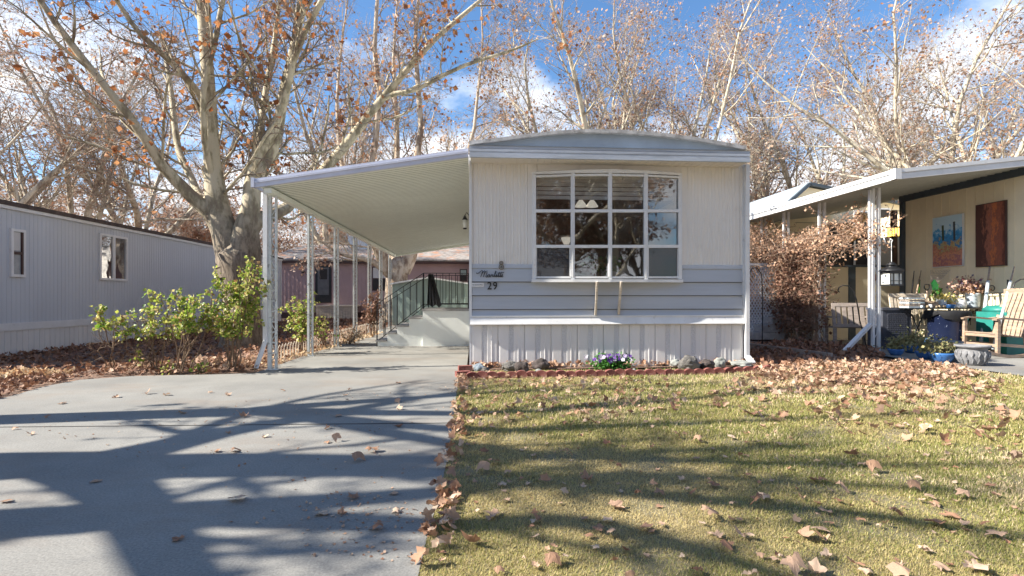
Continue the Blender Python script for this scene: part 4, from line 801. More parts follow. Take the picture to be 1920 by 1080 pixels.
m = MB(); m.box(-3.04, -2.94, YR0+.02, YR1-.2, zo-.075, zo-.001); m.add([(XO, YR1, zo-.08), (XI, YR1, zi-.08), (XI, YR1, zi), (XO, YR1, zo), (XO, YR1+.06, zo-.08), (XI, YR1+.06, zi-.08), (XI, YR1+.06, zi), (XO, YR1+.06, zo)], [(0, 3, 2, 1), (4, 5, 6, 7), (0, 1, 5, 4), (3, 7, 6, 2)]); m.build('beam', M['soffit'], cp)
def lattice_post(x, y, zt, mat_, parent, wid=.11, first=False, label=None):
    m = MB(); t = .05 if first else .038
    m.box(x-wid/2, x-wid/2+t, y-.03, y+.03, 0, zt); m.box(x+wid/2-.028, x+wid/2, y-.02, y+.02, 0, zt)
    z = .12; fl = 1
    a, b = x-wid/2+t, x+wid/2-.028; c = (a+b)/2; h = (b-a)/2
    while z < zt-.15:
        m.tube([(a if fl > 0 else b, y, z), (c+fl*h*.2, y, z+.05), (b if fl > 0 else a, y, z+.11), (c+fl*h*.3, y, z+.15), (c-fl*h*.4, y, z+.11)], .007, 4); m.box(c-h, c+h, y-.004, y+.004, z+.12, z+.135); z += .155; fl = -fl
    m.box(x-wid/2-.02, x+wid/2+.02, y-.05, y+.05, 0.0, .012)
    o = m.build('post', mat_, parent)
    if label: tag(o, label)
    return o
for i in range(7): lattice_post(XP+(.0 if i else 0), YP+i*1.83+.0, zo-.075, M['weathered'], cp, .13 if i == 0 else .105, i == 0)
g1 = G(475, 697); m = MB(); x = XP-.09; m.bar((x, YP-.04, zo), (x, YP-.04, .42), .06, .05); m.bar((x, YP-.04, .44), (g1.x, YP-.12, .04), .06, .05); m.build('downspout', M['whitetrim'], cp)
# ---------------- stoop with railing ----------------
YS = G(790, 649).y; st = thing('stoop', (-.7, YS, 0), 'white stoop with four grey steps climbing to the side door under the carport', 'stoop')
zS = lambda py: onY(790, py, YS).z; xS = lambda px: onY(px, 600, YS).x
DP = 1.35; m = MB(); m.box(xS(793), X0-.01, YS-.035, YS+DP, 0, zS(583)); m.build('landing', M['stoop'], st); m = MB()
for a, b, py in ((767, 793, 598), (744, 767, 613), (726, 744, 626), (706, 726, 640)): m.box(xS(a), xS(b)-.0, YS+.02, YS+DP-.02, 0, zS(py))
m.build('stoop_body', M['stoop'], st); m = MB(); m.box(xS(791), X0-.012, YS-.055, YS+DP+.02, zS(583), zS(579))
for a, b, py in ((765, 791, 598), (742, 765, 613), (724, 742, 626), (704, 724, 640)): m.box(xS(a), xS(b)-.003, YS-.005, YS+DP, zS(py), zS(py)+.035)
m.build('tread', M['tread'], st)
def rail(y, ptsx, lab):   # (x, zbottom, ztop)
    m = MB()
    for (xa, ba, ta), (xb, bb, tb) in zip(ptsx, ptsx[1:]):
        m.bar((xa, y, ta), (xb, y, tb), .03, .014); m.bar((xa, y, ba+.1), (xb, y, bb+.1), .016, .016); n = max(2, round(abs(xb-xa)/.15))
        for i in range(n+1):
            f = i/n; x = xa+(xb-xa)*f; m.bar((x, y, ba+(bb-ba)*f+(.1 if 0 < i < n else 0)), (x, y, ta+(tb-ta)*f), .024 if i in (0, n) else .013)
    m.build('railing', M['black'], st)
rail(YS+.03, [(xS(706.5), .0, zS(570)), (xS(794), zS(579), zS(512)), (X0-.06, zS(579), zS(512))], '')
yb2 = YS+DP-.05; rail(yb2, [(onY(722, 600, yb2).x, .0, onY(722, 569, yb2).z), (xS(794), zS(579), zS(512)), (X0-.06, zS(579), zS(512))], '')
# black cloth hanging on the railing
m = MB(); x = xS(803); zt = zS(514); n = 14
vs = [(x+(i/n)*(.1+.22*j/6)-.02*j/6+.02*math.sin(i*2.1), YS-.012-.025*math.sin(i*1.9+j*.4), zt-.7*j/6*(1-.05*math.sin(i))) for j in range(7) for i in range(n)]
m.add(vs, [(j*n+i, j*n+i+1, (j+1)*n+i+1, (j+1)*n+i) for j in range(6) for i in range(n-1)], True); o = m.build('draped_cloth', M['black']); tag(o, 'black cloth hanging over the stoop railing at the head of the steps', 'cloth')
# ---------------- green shed ----------------
YG = 20.9; a = onY(735.5, 533, YG); pk = onY(803, 521, YG); b = onY(900, 534, YG); b.x = min(b.x, .0)
sd_ = thing('garden_shed', (pk.x, YG, 0), 'low pale green metal shed with shallow gable behind the stoop', 'shed')
m = MB(); m.poly([(a.x, YG, 0), (-.1, YG, 0), (-.1, YG, b.z), (pk.x, YG, pk.z-.02), (a.x, YG, a.z-.02)], (0, 2.0, 0)); m.build('wall', M['greenshed'], sd_)
m = MB()
for q in (a.x+.0+.35*i for i in range(9)):
    if q < -.15: m.box(q, q+.03, YG-.015, YG-.002, 0, a.z-.04)
m.build('wall_rib', M['greenshed'], sd_)
m = MB(); m.poly([(a.x-.08, YG-.1, a.z-.02), (pk.x, YG-.1, pk.z-.02), (-.1, YG-.1, b.z), (-.1, YG-.1, b.z+.05), (pk.x, YG-.1, pk.z+.04), (a.x-.08, YG-.1, a.z+.04)], (0, 2.2, 0)); m.build('roof', M['white'], sd_)
# ---------------- mauve house at the back ----------------
YM = 27.8; mh = thing('mauve_house', (-5, YM, 0), 'mauve house with dark brown eave and leaf littered roof across the back', 'house')
xm = lambda px: onY(px, 500, YM).x; zm = lambda py: onY(700, py, YM).z
m = MB(); m.box(xm(526), 3, YM, YM+7, .3, zm(492)); 
m.build('wall', M['mauve'], mh); m = MB()
x = xm(527)
while x < 0: m.box(x, x+.02, YM-.012, YM+.0, zm(590), zm(494)); x += .2
m.build('siding_batten', M['mauve'], mh)
m = MB(); m.box(xm(524), 3, YM-.35, YM-.25, zm(494), zm(487)).box(xm(524), 3, YM-.3, YM+.0, zm(494), zm(493)); m.build('eave', M['brown'], mh)
m = MB(); xa = xm(505); m.add([(xa, YM-.4, zm(487)), (3, YM-.4, zm(487)), (3, YM+4, zm(487)+1.15), (xa+.4, YM+4, zm(487)+1.15), (3, YM+8, zm(487)), (xa, YM+8, zm(487)), (xa, YM-.4, zm(490)), (3, YM-.4, zm(490))], [(0, 1, 2, 3), (3, 2, 4, 5), (0, 3, 5), (0, 6, 7, 1)]); rfo = m.build('roof', M['shingle'], mh)
m = MB(); m.box(xm(592), xm(621), YM-.03, YM-.015, zm(567), zm(499)); dr = m.build('door', M['black'], mh)
m = MB(); m.box(xm(596), xm(617), YM-.05, YM-.032, zm(553), zm(502)); m.build('screen_panel', mat('door_screen_grey', (.13, .13, .13), .5), dr)
m = MB(); m.box(xm(600), xm(614), YM-.06, YM-.052, zm(524), zm(505)); m.build('pane', M['dark'], dr)
m = MB(); m.box(xm(591), xm(622), YM-.025, YM-.001, zm(568), zm(498)); m.build('door_frame', M['brown'], mh)
for a, b, c, d in ((698, 728, 545, 500), (862, 876, 527, 504)):
    wf = MB().box(xm(a), xm(b), YM-.04, YM-.014, zm(c), zm(d)).build('window', M['brown'], mh); mw = (c+d)/2
    MB().box(xm(a)+.05, xm(b)-.05, YM-.05, YM-.041, zm(c)+.05, zm(mw)-.03).build('pane', M['dark'], wf); MB().box(xm(a)+.05, xm(b)-.05, YM-.05, YM-.041, zm(mw)+.03, zm(d)-.05).build('pane', M['blind'] if a < 800 else M['greenshed'], wf)
m = MB(); p = onY(569, 510, YM); m.lathe([(.03, 0), (.09, .05), (.05, .14)], (p.x, YM-.1, p.z-.05), 10); m.build('wall_lamp', M['black'], mh)
m = MB(); m.box(xm(526), 3, YM-.02, YM+.4, 0, .3); m.build('foundation', M['brown'], mh)
YD = YM-1.6; m = MB(); x = onY(593, 600, YD).x; x2 = onY(664, 600, YD).x
while x < x2: m.box(x, x+.11, YD, YD+.03, 0, .62); x += .125
m.box(onY(593, 600, YD).x, x2, YD-.04, YM-.02, .62, .68); m.build('deck', M['woodpale'], mh)
p = onY(674, 467, YM+3); cl = thing('rooftop_cooler', (p.x, YM+3, p.z), 'pale metal cooler box standing on the roof of the mauve house', 'cooler')
m = MB(); q = onY(656, 444, YM+3); r_ = onY(690, 470, YM+3); m.box(q.x, r_.x, YM+2.6, YM+3.4, r_.z-.1, q.z); cb_ = m.build('cabinet', M['galv'], cl)
m = MB(); n = 7
for i in range(n): z = r_.z+(q.z-r_.z)*(i+.5)/n; m.box(q.x+.08, r_.x-.08, YM+2.57, YM+2.6, z-.02, z+.02)
m.build('louver', M['white'], cl)
# ---------------- grey trailer on the left ----------------
Y0L = 8.35; Y1L = onX(527, 550, XL).y; zl = lambda py, px=200: onX(px, py, XL).z
ZLT = zl(421.5, 200); lt = thing('grey_mobile_home', (XL-2, 14, 0), 'long grey mobile home with white skirting along the left side', 'mobile home')
ZLT = onX(0, 383, XL).z; ZLB = onX(0, 607, XL).z
m = MB(); m.box(XL-4.2, XL, Y0L, Y1L, .3, ZLT); m.build('wall', M['lefttr'], lt)
m = MB(); y = Y0L+.05
while y < Y1L-.05: m.box(XL, XL+.004, y, y+.012, ZLB, ZLT-.02); y += .1
m.build('siding_rib', M['lefttr'], lt)
m = MB(); m.box(XL-4.1, XL+.006, Y0L+.02, Y1L-.02, 0, ZLB-.14)
y = Y0L+.05
while y < Y1L-.05: m.box(XL+.006, XL+.014, y, y+.012, 0, ZLB-.14); y += .13
m.build('skirting', M['skirt'], lt)
m = MB(); m.box(XL-.02, XL+.03, Y0L-.02, Y1L+.0, ZLB-.14, ZLB); m.build('skirting_trim', M['whitetrim'], lt)
m = MB(); m.box(XL, XL+.05, Y0L-.1, Y1L+.05, ZLT-.06, ZLT); m.build('eave_trim', M['whitetrim'], lt); m = MB(); m.box(XL-4.3, XL+.07, Y0L-.1, Y1L+.1, ZLT+.002, ZLT+.06); m.box(XL-3.8, XL-.5, Y0L, Y1L, ZLT+.06, ZLT+.2); m.build('roof', M['shingledark'], lt)
m = MB(); m.box(XL+.0, XL+.03, Y1L-.08, Y1L, .3, ZLT); m.build('corner_trim', M['whitetrim'], lt)
def swin(pa, pb, ya, yb_, split, gm_):
    a, b = onX(pa, ya, XL+.02), onX(pb, ya, XL+.02); zt, zb_ = onX(pa, ya, XL).z, onX(pa, yb_, XL).z; y0, y1 = a.y, b.y; m = MB(); t = .05
    m.box(XL+.0, XL+.045, y0, y0+t, zb_, zt).box(XL+.0, XL+.045, y1-t, y1, zb_, zt).box(XL+.0, XL+.045, y0+t, y1-t, zb_, zb_+t).box(XL+.0, XL+.045, y0+t, y1-t, zt-t, zt)
    if split == 'v': m.box(XL, XL+.04, (y0+y1)/2-.04, (y0+y1)/2+.04, zb_+t, zt-t)
    o = m.build('window', M['whitetrim'], lt)
    if split == 'h': MB().box(XL+.01, XL+.042, y0+t, y1-t, (zt+zb_)/2-.025, (zt+zb_)/2+.025).box(XL+.01, XL+.04, y1-t-.035, y1-t, zb_+t, zt-t).build('sash', M['brown'], o)
    MB().box(XL+.011, XL+.015, y0+t, y1-t, zb_+t, zt-t).build('pane', gm_, o)
    return o, y0, y1, zb_, zt
swin(186, 238, 437, 525, 'v', M['glass2']); MB().box(XL+.001, XL+.008, onX(188, 450, XL).y, onX(236, 450, XL).y, onX(200, 515, XL).z, onX(200, 446, XL).z).build('window_backing', M['dark'], lt)
o, y0, y1, zb_, zt = swin(19, 46.5, 428, 519, 'h', mat('dusty_pane', (.33, .34, .35), .25, .1)); MB().box(XL+.016, XL+.02, y0+.06, y1-.1, (zt+zb_)/2+.05, zt-.06).build('blind', M['blind'], o)
# ---------------- flower bed ----------------
o = sheet('flower_bed', [(-.08, YB), (4.65, YB+.15), (4.65, 8.18), (-.08, 8.18)], .004, M['earth'])
eb = MB(); hb = .075
prof = [(-.08, -.05)]+[(.082*math.cos(a), .035+.05*math.sin(a)) for a in [math.pi-math.pi*i/10 for i in range(11)]]+[(.08, -.05)]
eb.poly([(x, -.03, z) for x, z in prof], (0, .06, 0)); first = None; x = X0-.02+.2; i = 0; e0 = G(875, 706); e1 = G(1440, 692)
nb = 31
for i in range(nb):
    f = i/(nb-1); px = 885+(1440-885)*f; py = 709-(9 if px < 1330 else 9+(px-1330)*.05)*f; g = G(px, py)
    if first is None: o = first = eb.build('edging_brick', M['redbrick'])
    else: o = first.copy(); C.objects.link(o)
    o.location = (g.x, g.y, -.0); o.rotation_euler = (random.gauss(0, .05), random.gauss(0, .04), random.gauss(0, .06)-.02); o.scale = (.98, 1, random.uniform(.9, 1.1)); tag(o, 'scalloped red edging brick set in the row before the flower bed', 'brick', 'row of scalloped edging bricks')
for k, (px, py, rz, lab) in enumerate([(868, 706, .3, 'weathered square red brick at the left end of the edging row, bottom of the pair'), (872, 695, .2, 'weathered red brick at the left end of the edging row, set behind the front one')]):
    g = G(px, py); m = MB(); m.box(-.1, .1, -.05, .05, 0, .075); o = m.build('brick', M['redbrick']); o.location = (g.x, g.y, 0); o.rotation_euler = (0, 0, rz); tag(o, lab, 'brick')
def rock(px, py, wpx, hpx, mt, label, z0=0, seed=1, Y=None):
    g = G(px, py+hpx/2) if Y is None else onY(px, 690, Y); g.z = 0; d = g.x*SN+g.y*CS; wx = wpx/FX*d/2; hz = hpx/FX*d/2
    import bmesh
    bm = bmesh.new(); bmesh.ops.create_icosphere(bm, subdivisions=4, radius=1); r = random.Random(seed); off = Vector((r.uniform(0, 50), r.uniform(0, 50), r.uniform(0, 50)))
    from mathutils import noise as mn
    for v in bm.verts:
        n = mn.fractal(v.co*1.3+off, 1, 2, 5); c = mn.voronoi(v.co*1.8+off)[0][0]; v.co = v.co*(1+.22*n-.18*c); v.co.x *= wx; v.co.y *= wx*.8; v.co.z = v.co.z*hz*1.15
    zm_ = -hz*.75
    for v in bm.verts: v.co.z = max(v.co.z, zm_)-zm_
    me = bpy.data.meshes.new('rock'); bm.to_mesh(me); bm.free(); me.materials.append(M[mt]); o = link('rock', me)
    for p_ in me.polygons: p_.use_smooth = mt != 'rock'
    o.location = (g.x, g.y, z0); tag(o, label, 'rock', 'rocks in the flower bed')
rk = [(898, 688, 24, 15, 'rockblue', 'smooth blue grey rock at the left end of the flower bed'), (910, 692, 15, 11, 'rock', 'small brownish rock just right of the smooth blue grey one'), (958, 685, 38, 20, 'rock', 'low grey rock left of the brown pointed one in the flower bed'), (978, 686, 30, 22, 'lava', 'brown pointed rock between two grey ones left of the pansies'),
 (1014, 681, 38, 22, 'lava', 'dark pitted rock standing nearest left of the pansies'), (1010, 694, 12, 7, 'rockpale', 'tiny pale pebble before the dark pitted rock'), (1304, 667, 36, 22, 'lava', 'dark lava rock topmost at the back of the right hand pile'), (1292, 679, 42, 29, 'rock', 'large pitted grey rock in front of the dark lava rock'),
 (1326, 682, 30, 20, 'lava', 'round dark pitted rock right of the large grey one'), (1350, 678, 24, 22, 'rockpale', 'smooth pale grey rock at the right of the right hand pile'), (1268, 680, 26, 15, 'rockpale', 'flat greenish pale rock at the left of the right hand pile'), (1392, 681, 46, 12, 'rockpale', 'flat grey green stone under the downspout'), (1188, 694, 13, 6, 'rockpale', 'tiny white pebble right of the pansies')]
for i, r_ in enumerate(rk): rock(*r_, seed=i+3, z0=0 if i != 6 else .06)
g = G(1145, 692); pn = thing('pansy_clump', (g.x, g.y, 0), 'clump of purple and white pansies in the flower bed', 'flowers')
N = 700; P = np.stack([g.x+rg.normal(0, .13, N), g.y+rg.normal(0, .07, N), .02+np.abs(rg.normal(.08, .055, N))], 1); V, F, T = leafcards(rg, P, .045); np_mesh('foliage', V, F, M['green'], T, parent=pn)
N = 60; vs, fs, tt = [], [], []
for i in range(N):
    c_ = Vector((g.x+random.gauss(0, .14), g.y-.05+random.gauss(0, .05), .12+random.random()*.1)); n_ = Vector((random.gauss(0, .5), -1, random.uniform(0, .9))).normalized(); u_ = n_.cross(Vector((0, 0, 1))).normalized(); v_ = u_.cross(n_); t = random.random()
    for k in range(5):
        a = k*1.2566+random.random()*.3; b = len(vs); r_ = .026
        vs += [c_, c_+(u_*math.cos(a-.55)+v_*math.sin(a-.55))*r_, c_+(u_*math.cos(a)+v_*math.sin(a))*r_*1.25+n_*.006, c_+(u_*math.cos(a+.55)+v_*math.sin(a+.55))*r_]; fs.append((b, b+1, b+2, b+3)); tt += [t]*4
np_mesh('blossom', np.array([tuple(v) for v in vs]), np.array(fs), M['petal'], tt, parent=pn)
# ---------------- rose bushes and shrubs on the left ----------------
def bush(name, px, py, topx, topy, hw, nst, nl, mt, lab, size=.05, cat='bush', spread=1., group=None, bare=.35, smat='stem', d=None):
    g = G(px, py); dd_ = g.x*SN+g.y*CS; H = (py-topy)/FX*dd_; w_ = hw/FX*dd_; root = thing(name, (g.x, g.y, 0), lab, cat, group); lean = (topx-px)/FX*dd_
    n = 7; P = np.empty((nst, n, 3)); P[:, 0] = np.stack([g.x+rg.normal(0, .05, nst), g.y+rg.normal(0, .05, nst), np.zeros(nst)], 1)
    R0_ = 1; tgt = np.stack([g.x+lean+rg.uniform(-w_, w_, nst), g.y+rg.uniform(-w_, w_, nst)*.6, H*rg.uniform(.5, 1.02, nst)], 1)
    for j in range(1, n): f = j/(n-1); P[:, j] = P[:, 0]*(1-f)+tgt*f+rg.normal(0, .02, (nst, 3))+np.array([0, 0, .0])
    R = np.full((nst, 1), .011)*np.linspace(1, .4, n)[None]; A = tubes(P, R, 5)
    Q, Rq = spawn(rg, P, R, 6, .25, 1, (45, 12), .4*spread, 5, .08, .16, .55); Rq = np.clip(Rq, .0025, .01); Q2, R2 = spawn(rg, Q, Rq, 3, .2, 1, (45, 12), .16, 3, .1, .15, .7); R2 = np.clip(R2, .002, .01)
    V, F = merge([A, tubes(Q, Rq, 4), tubes(Q2, R2, 3)]); np_mesh('stems', V, F, M[smat], parent=root)
    tp = np.concatenate([Q.reshape(-1, 3), Q2.reshape(-1, 3)]); tp = tp[tp[:, 2] > H*bare]; idx = rg.integers(0, len(tp), nl); tp = tp[idx]+rg.normal(0, .02, (nl, 3))
    V, F, T = leafcards(rg, tp, size, .5); np_mesh('foliage', V, F, M[mt], T, parent=root); return root
bush('rose_bush', 212, 697, 190, 548, 26, 3, 170, 'rose', 'thin rose bush standing alone, leftmost by the drive', .06, spread=.7, bare=.55)
bush('rose_bush', 290, 697, 262, 545, 45, 6, 620, 'rose', 'leggy rose bush, second from the left by the drive', .048, bare=.42)
bush('rose_bush', 345, 699, 362, 512, 46, 7, 950, 'rose', 'tall green rose bush in the middle of the row by the drive', .05, bare=.42)
bush('rose_bush', 430, 697, 452, 490, 46, 10, 2000, 'rose', 'tallest and fullest rose bush in front of the sycamore trunk', .05, bare=.32)
bush('rose_bush', 562, 664, 560, 548, 30, 8, 800, 'rose', 'rose bush seen between the first and second carport posts', .055, bare=.2)
bush('rose_bush', 608, 655, 603, 585, 16, 5, 120, 'rose', 'small rose bush just right of the second carport post', .055, bare=.2)
bush('dry_shrub', 694, 632, 697, 545, 15, 9, 420, 'vineleaf', 'brown dried shrub beside the rear carport posts', .07, bare=.15)
bush('dry_shrub', 655, 645, 655, 620, 20, 8, 120, 'paleleaf', 'low dry shrub by the middle carport posts', .05, bare=.1)
for a, b in ((255, 655), (320, 690), (375, 690)): bush('rose_shoot', a, 698, a, b, 14, 2, 26, 'rose', {255: 'low sprig of rose leaves between the two leftmost bushes', 320: 'short yellow green sprig under the second rose bush', 375: 'short sprig of rose leaves right of the middle bush'}[a], .06, cat='plant', spread=.4)
# wire border along the slab
wb = thing('wire_border', (-3.2, 12, 0), 'low looped wire border edging the bed beside the carport slab', 'border'); m = MB(); y = 8.9
while y < 19.5:
    m.tube([(-3.3, y, 0), (-3.3, y+.02, .2), (-3.3, y+.1, .27), (-3.3, y+.18, .2), (-3.3, y+.2, 0)], .006, 4); y += .15
m.build('wire_loops', M['woodpale'], wb)
# ---------------- the neighbouring cream house with its patio ----------------
XN = G(1648, 660).x; YN = G(1648, 660).y; XW = 10.3; YCN = onX(1698, 450, XW).y
nh = thing('cream_house', (11, 12, 0), 'cream house with slate trim and long white patio roof at the right', 'house')
m = MB(); m.box(XW, XW+6, 9.05, YCN, 0, 3.62).box(XW+1.6, XW+6, YCN, 24, 0, 3.4); m.build('wall', M['cream'], nh)
m = MB(); y = 9.1
while y < YCN-.1: m.box(XW-.007, XW, y, y+.012, .05, 3.4); y += .2
m.build('siding_groove', M['cream'], nh)
zb0 = onX(1698, 378, XW).z
m = MB(); m.box(XW-.07, XW+.02, 9.03, YCN+.12, zb0, zb0+.22).box(XW-.05, XW+.3, YCN, YCN+.13, 0, zb0); m.build('slate_trim', M['slate'], nh)
# patio roof, rising from its outer edge to the house
XR = 7.55; YR = onX(1680, 335, XR).y; ZR = onX(1680, 335, XR).z; pe = onY(1920, 310, YR); sl_ = (pe.z-ZR)/(pe.x-XR); XE = XW+.5; ZE = ZR+sl_*(XE-XR)
m = MB(); m.add([(XR, YR, ZR), (XE, YR, ZE), (XE, 22, ZE), (XR, 22, ZR), (XR, YR, ZR+.05), (XE, YR, ZE+.05), (XE, 22, ZE+.05), (XR, 22, ZR+.05)], [(0, 3, 2, 1), (4, 5, 6, 7), (3, 7, 6, 2), (1, 2, 6, 5)])
m.build('patio_roof', mat('grey_soffit', (.42, .42, .4), .55, .06), nh)
m = MB(); y = YR+.15
while y < 21.8: m.add([(XR+.01, y, ZR-.001), (XE, y, ZE-.001), (XE, y+.02, ZE-.001), (XR+.01, y+.02, ZR-.001), (XR+.01, y+.01, ZR-.016), (XE, y+.01, ZE-.016)], [(0, 1, 5, 4), (4, 5, 2, 3)]); y += .15
m.build('roof_seam', mat('grey_seam', (.36, .36, .34), .55, .06), nh)
m = MB(); zt = onX(1680, 318, XR).z-ZR
for a, b, o_ in ((-.02, .45*zt, 0), (.45*zt, .58*zt, .012), (.58*zt, zt, -.012)):
    m.box(XR-.05+o_, XR, YR-.04+o_, 22, ZR+a, ZR+b)
    m.add([(XR, YR-.05+o_, ZR+a), (XE, YR-.05+o_, ZE+a), (XE, YR, ZE+a), (XR, YR, ZR+a), (XR, YR-.05+o_, ZR+b), (XE, YR-.05+o_, ZE+b), (XE, YR, ZE+b), (XR, YR, ZR+b)], [(0, 1, 5, 4), (4, 5, 6, 7), (0, 3, 2, 1), (3, 7, 6, 2), (0, 4, 7, 3), (1, 2, 6, 5)])
m.box(XR-.07, XR+.05, YR-.07, YR+.05, ZR-.02, ZR+zt+.01); m.build('fascia', M['whitetrim'], nh)
def npost(px, lab, wid=.17):
    p = onX(px, 600, XN); y = p.y; zt_ = ZR+sl_*(XN-XR); m = MB()
    for o_, t in ((-wid/2, .05), (wid/2-.05, .05)): m.box(XN+o_, XN+o_+t, y-.025, y+.025, 0, zt_)
    z = .25; fl = 1; a, b = -wid/2+.05, wid/2-.05
    while z < zt_-.4:
        m.tube([(XN+(a if fl > 0 else b), y, z), (XN+(a+b)/2+fl*.012, y-.01, z+.1), (XN+(b if fl > 0 else a), y, z+.22), (XN+(a+b)/2+fl*.01, y, z+.3), (XN+(a+b)/2-fl*.015, y, z+.22)], .008, 5); z += .42; fl = -fl
    tag(m.build('post', M['whitetrim'], nh), lab)
npost(1642, 'nearest paired white patio post'); npost(1541, 'second patio post behind the vine'); npost(1474, 'third patio post behind the vine'); npost(1432, 'fourth patio post, mostly hidden by the vine')
p = onX(1634, 640, XN); g = G(1584, 664); m = MB(); m.bar((XN-.1, p.y-.1, ZR), (XN-.1, p.y-.1, .52), .065, .05); m.bar((XN-.1, p.y-.1, .54), (g.x, g.y, .06), .075, .06); m.build('downspout', M['whitetrim'], nh)
# porch: raised floor, solid half wall, dark opening behind
YH = YCN+.55; xp0, xp1 = onY(1538, 500, YH).x, onY(1692, 500, YH).x; zh = onY(1600, 497, YH).z
m = MB(); m.box(xp0, xp1+.1, YH, YH+.08, 0, zh-.05); m.build('porch_wall', M['cream'], nh)
m = MB(); m.box(xp0-.04, xp1+.1, YH-.04, YH+.12, zh-.05, zh); x = onY(1597, 500, YH).x; m.box(x-.09, x+.09, YH-.02, YH-.001, 0, zh-.05); m.build('porch_rail', M['slate'], nh)
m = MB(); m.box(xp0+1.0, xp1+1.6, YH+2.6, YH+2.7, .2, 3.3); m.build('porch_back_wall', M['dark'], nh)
m = MB(); x = onY(1470, 500, YH+2).x
m.box(x-1.2, x+1.3, YH+2, YH+2.1, 0, 3.2); m.build('rear_wall', M['cream'], nh)
for a, b, c, d in ((1600, 1628, 395, 500), (1640, 1668, 390, 500)):
    yb = YH+2.58; q, r_ = onY(a, c, yb), onY(b, d, yb); o = MB().box(q.x, r_.x, yb-.03, yb, r_.z, q.z).build('window', M['whitetrim'], nh); MB().box(q.x+.05, r_.x-.05, yb-.04, yb-.031, r_.z+.05, q.z-.05).build('pane', M['dark'], o)
m = MB(); q = onY(1676, 420, YH+.3); m.box(q.x-.06, q.x+.06, YH+.25, YH+.35, zh, 3.3); m.build('porch_pillar', M['brown'], nh)
# steps of the porch
m = MB()
for i in range(4): m.box(xp0-1.3+.25*i-.25, xp0+.0, YH+.3, YH+1.5, .19*i+.01, .19*(i+1))
m.build('porch_steps', M['tread'], nh)
# house beyond with blue gable
a = onX(1445, 400, 10.6); yg = 15.5; q0, q1, q2 = onY(1466, 392, yg), onY(1514, 346, yg), onY(1580, 362, yg)
bg_ = thing('blue_gabled_house', (q1.x, yg, 0), 'house with dark blue gable trim peeking over the neighbouring patio roof', 'house')
m = MB(); m.poly([(q0.x, yg, 2.6), (q2.x+2, yg, 2.6), (q2.x+2, yg, q2.z-.35), (q1.x, yg, q1.z-.08), (q0.x, yg, q0.z-.05)], (0, 4, 0)); m.build('wall', M['cream'], bg_)
m = MB(); m.bar((q0.x-.05, yg-.1, q0.z), (q1.x, yg-.1, q1.z), .12, .09); m.bar((q1.x, yg-.1, q1.z), (q2.x+2, yg-.1, q2.z-.35), .12, .09); m.build('gable_trim', M['slate'], bg_)
m = MB(); m.add([(q0.x-.05, yg-.05, q0.z+.04), (q1.x, yg-.05, q1.z+.05), (q1.x, yg+4, q1.z+.05), (q0.x-.05, yg+4, q0.z+.04), (q2.x+2, yg-.05, q2.z-.3), (q2.x+2, yg+4, q2.z-.3)], [(0, 1, 2, 3), (1, 4, 5, 2)]); m.build('roof', M['roofgrey'], bg_)
# low green hedge / far fences to close the view under the trees
# ---------------- paintings ----------------
M['pblue'] = painting('desert_scene_painting', [(.2, (.55, .24, .15)), (.33, (.3, .12, .16)), (.45, (.62, .3, .16)), (.55, (.4, .12, .1)), (.66, (.45, .42, .16)), (.72, (.05, .16, .4)), (.86, (.03, .3, .62)), (1, (.5, .68, .8))], 9, (1, 1, 1), True)
M['pred'] = painting('red_brown_painting', [(.2, (.10, .03, .02)), (.4, (.3, .09, .05)), (.5, (.2, .07, .05)), (.6, (.55, .16, .05)), (.7, (.22, .08, .06)), (.8, (.36, .13, .08)), (.95, (.08, .03, .025))], 8, (1, 2, .6), False)
def hang(pa, pb, ya, yb_, mt, name, lab, fm):
    a, b = onX(pa, ya, XW-.04), onX(pb, yb_, XW-.04); t = thing(name, (XW-.03, (a.y+b.y)/2, b.z), lab, 'painting')
    y0, y1 = min(a.y, b.y), max(a.y, b.y); z0 = onX(pa, yb_, XW-.04).z; MB().box(XW-.05, XW-.012, y0, y1, z0, a.z).build('frame', fm, t); MB().box(XW-.056, XW-.051, y0+.015, y1-.015, z0+.015, a.z-.015).build('canvas', mt, t); return y0, y1, z0, a.z, t
y0, y1, z0, z1, t = hang(1749, 1806, 409, 502, M['pblue'], 'painting', 'desert painting with blue sky and two tall dark cacti, hung left on the cream wall', M['whitetrim'])
for f, h0, h1 in ((.62, .52, .82), (.25, .5, .86)):
    y = y0+(y1-y0)*f; MB().bar((XW-.0585, y, z0+(z1-z0)*h0), (XW-.0585, y+.01, z0+(z1-z0)*h1), .05, .002, up=(1, 0, 0)).build('painted_cactus', M['slate'] if f < .5 else mat('dark_green_paint', (.05, .08, .04), .6), t)
hang(1830, 1886.5, 385, 501, M['pred'], 'painting', 'tall dark red and brown abstract painting, hung right on the cream wall', M['brown'])
# ---------------- lamps ----------------
p = onY(1674, 436, YH+.2); wl2 = thing('wall_lamp', (p.x, p.y, p.z), 'lit amber glass lamp on the porch pillar', 'lamp')
m = MB(); s = .1; m.box(p.x-s-.02, p.x+s+.02, p.y-s-.02, p.y+s, p.z+.11, p.z+.14).box(p.x-s, p.x+s, p.y-s, p.y+s, p.z-.13, p.z-.1)
for sx in (-s, -s/3, s/3, s): m.box(p.x+sx-.006, p.x+sx+.006, p.y-s-.006, p.y-s+.006, p.z-.1, p.z+.11)
m.build('lamp_frame', M['brown'], wl2); MB().box(p.x-s+.008, p.x+s-.008, p.y-s+.01, p.y+s-.01, p.z-.099, p.z+.109).build('lamp_glass', M['amber'], wl2)
p = atd(1671.5, 533, 10.2); hl = thing('hanging_lantern', (p.x, p.y, p.z), 'black pagoda lantern with frosted panes hanging from the nearest patio post', 'lantern')
m = MB(); w_ = .13; h_ = .23; z0 = p.z
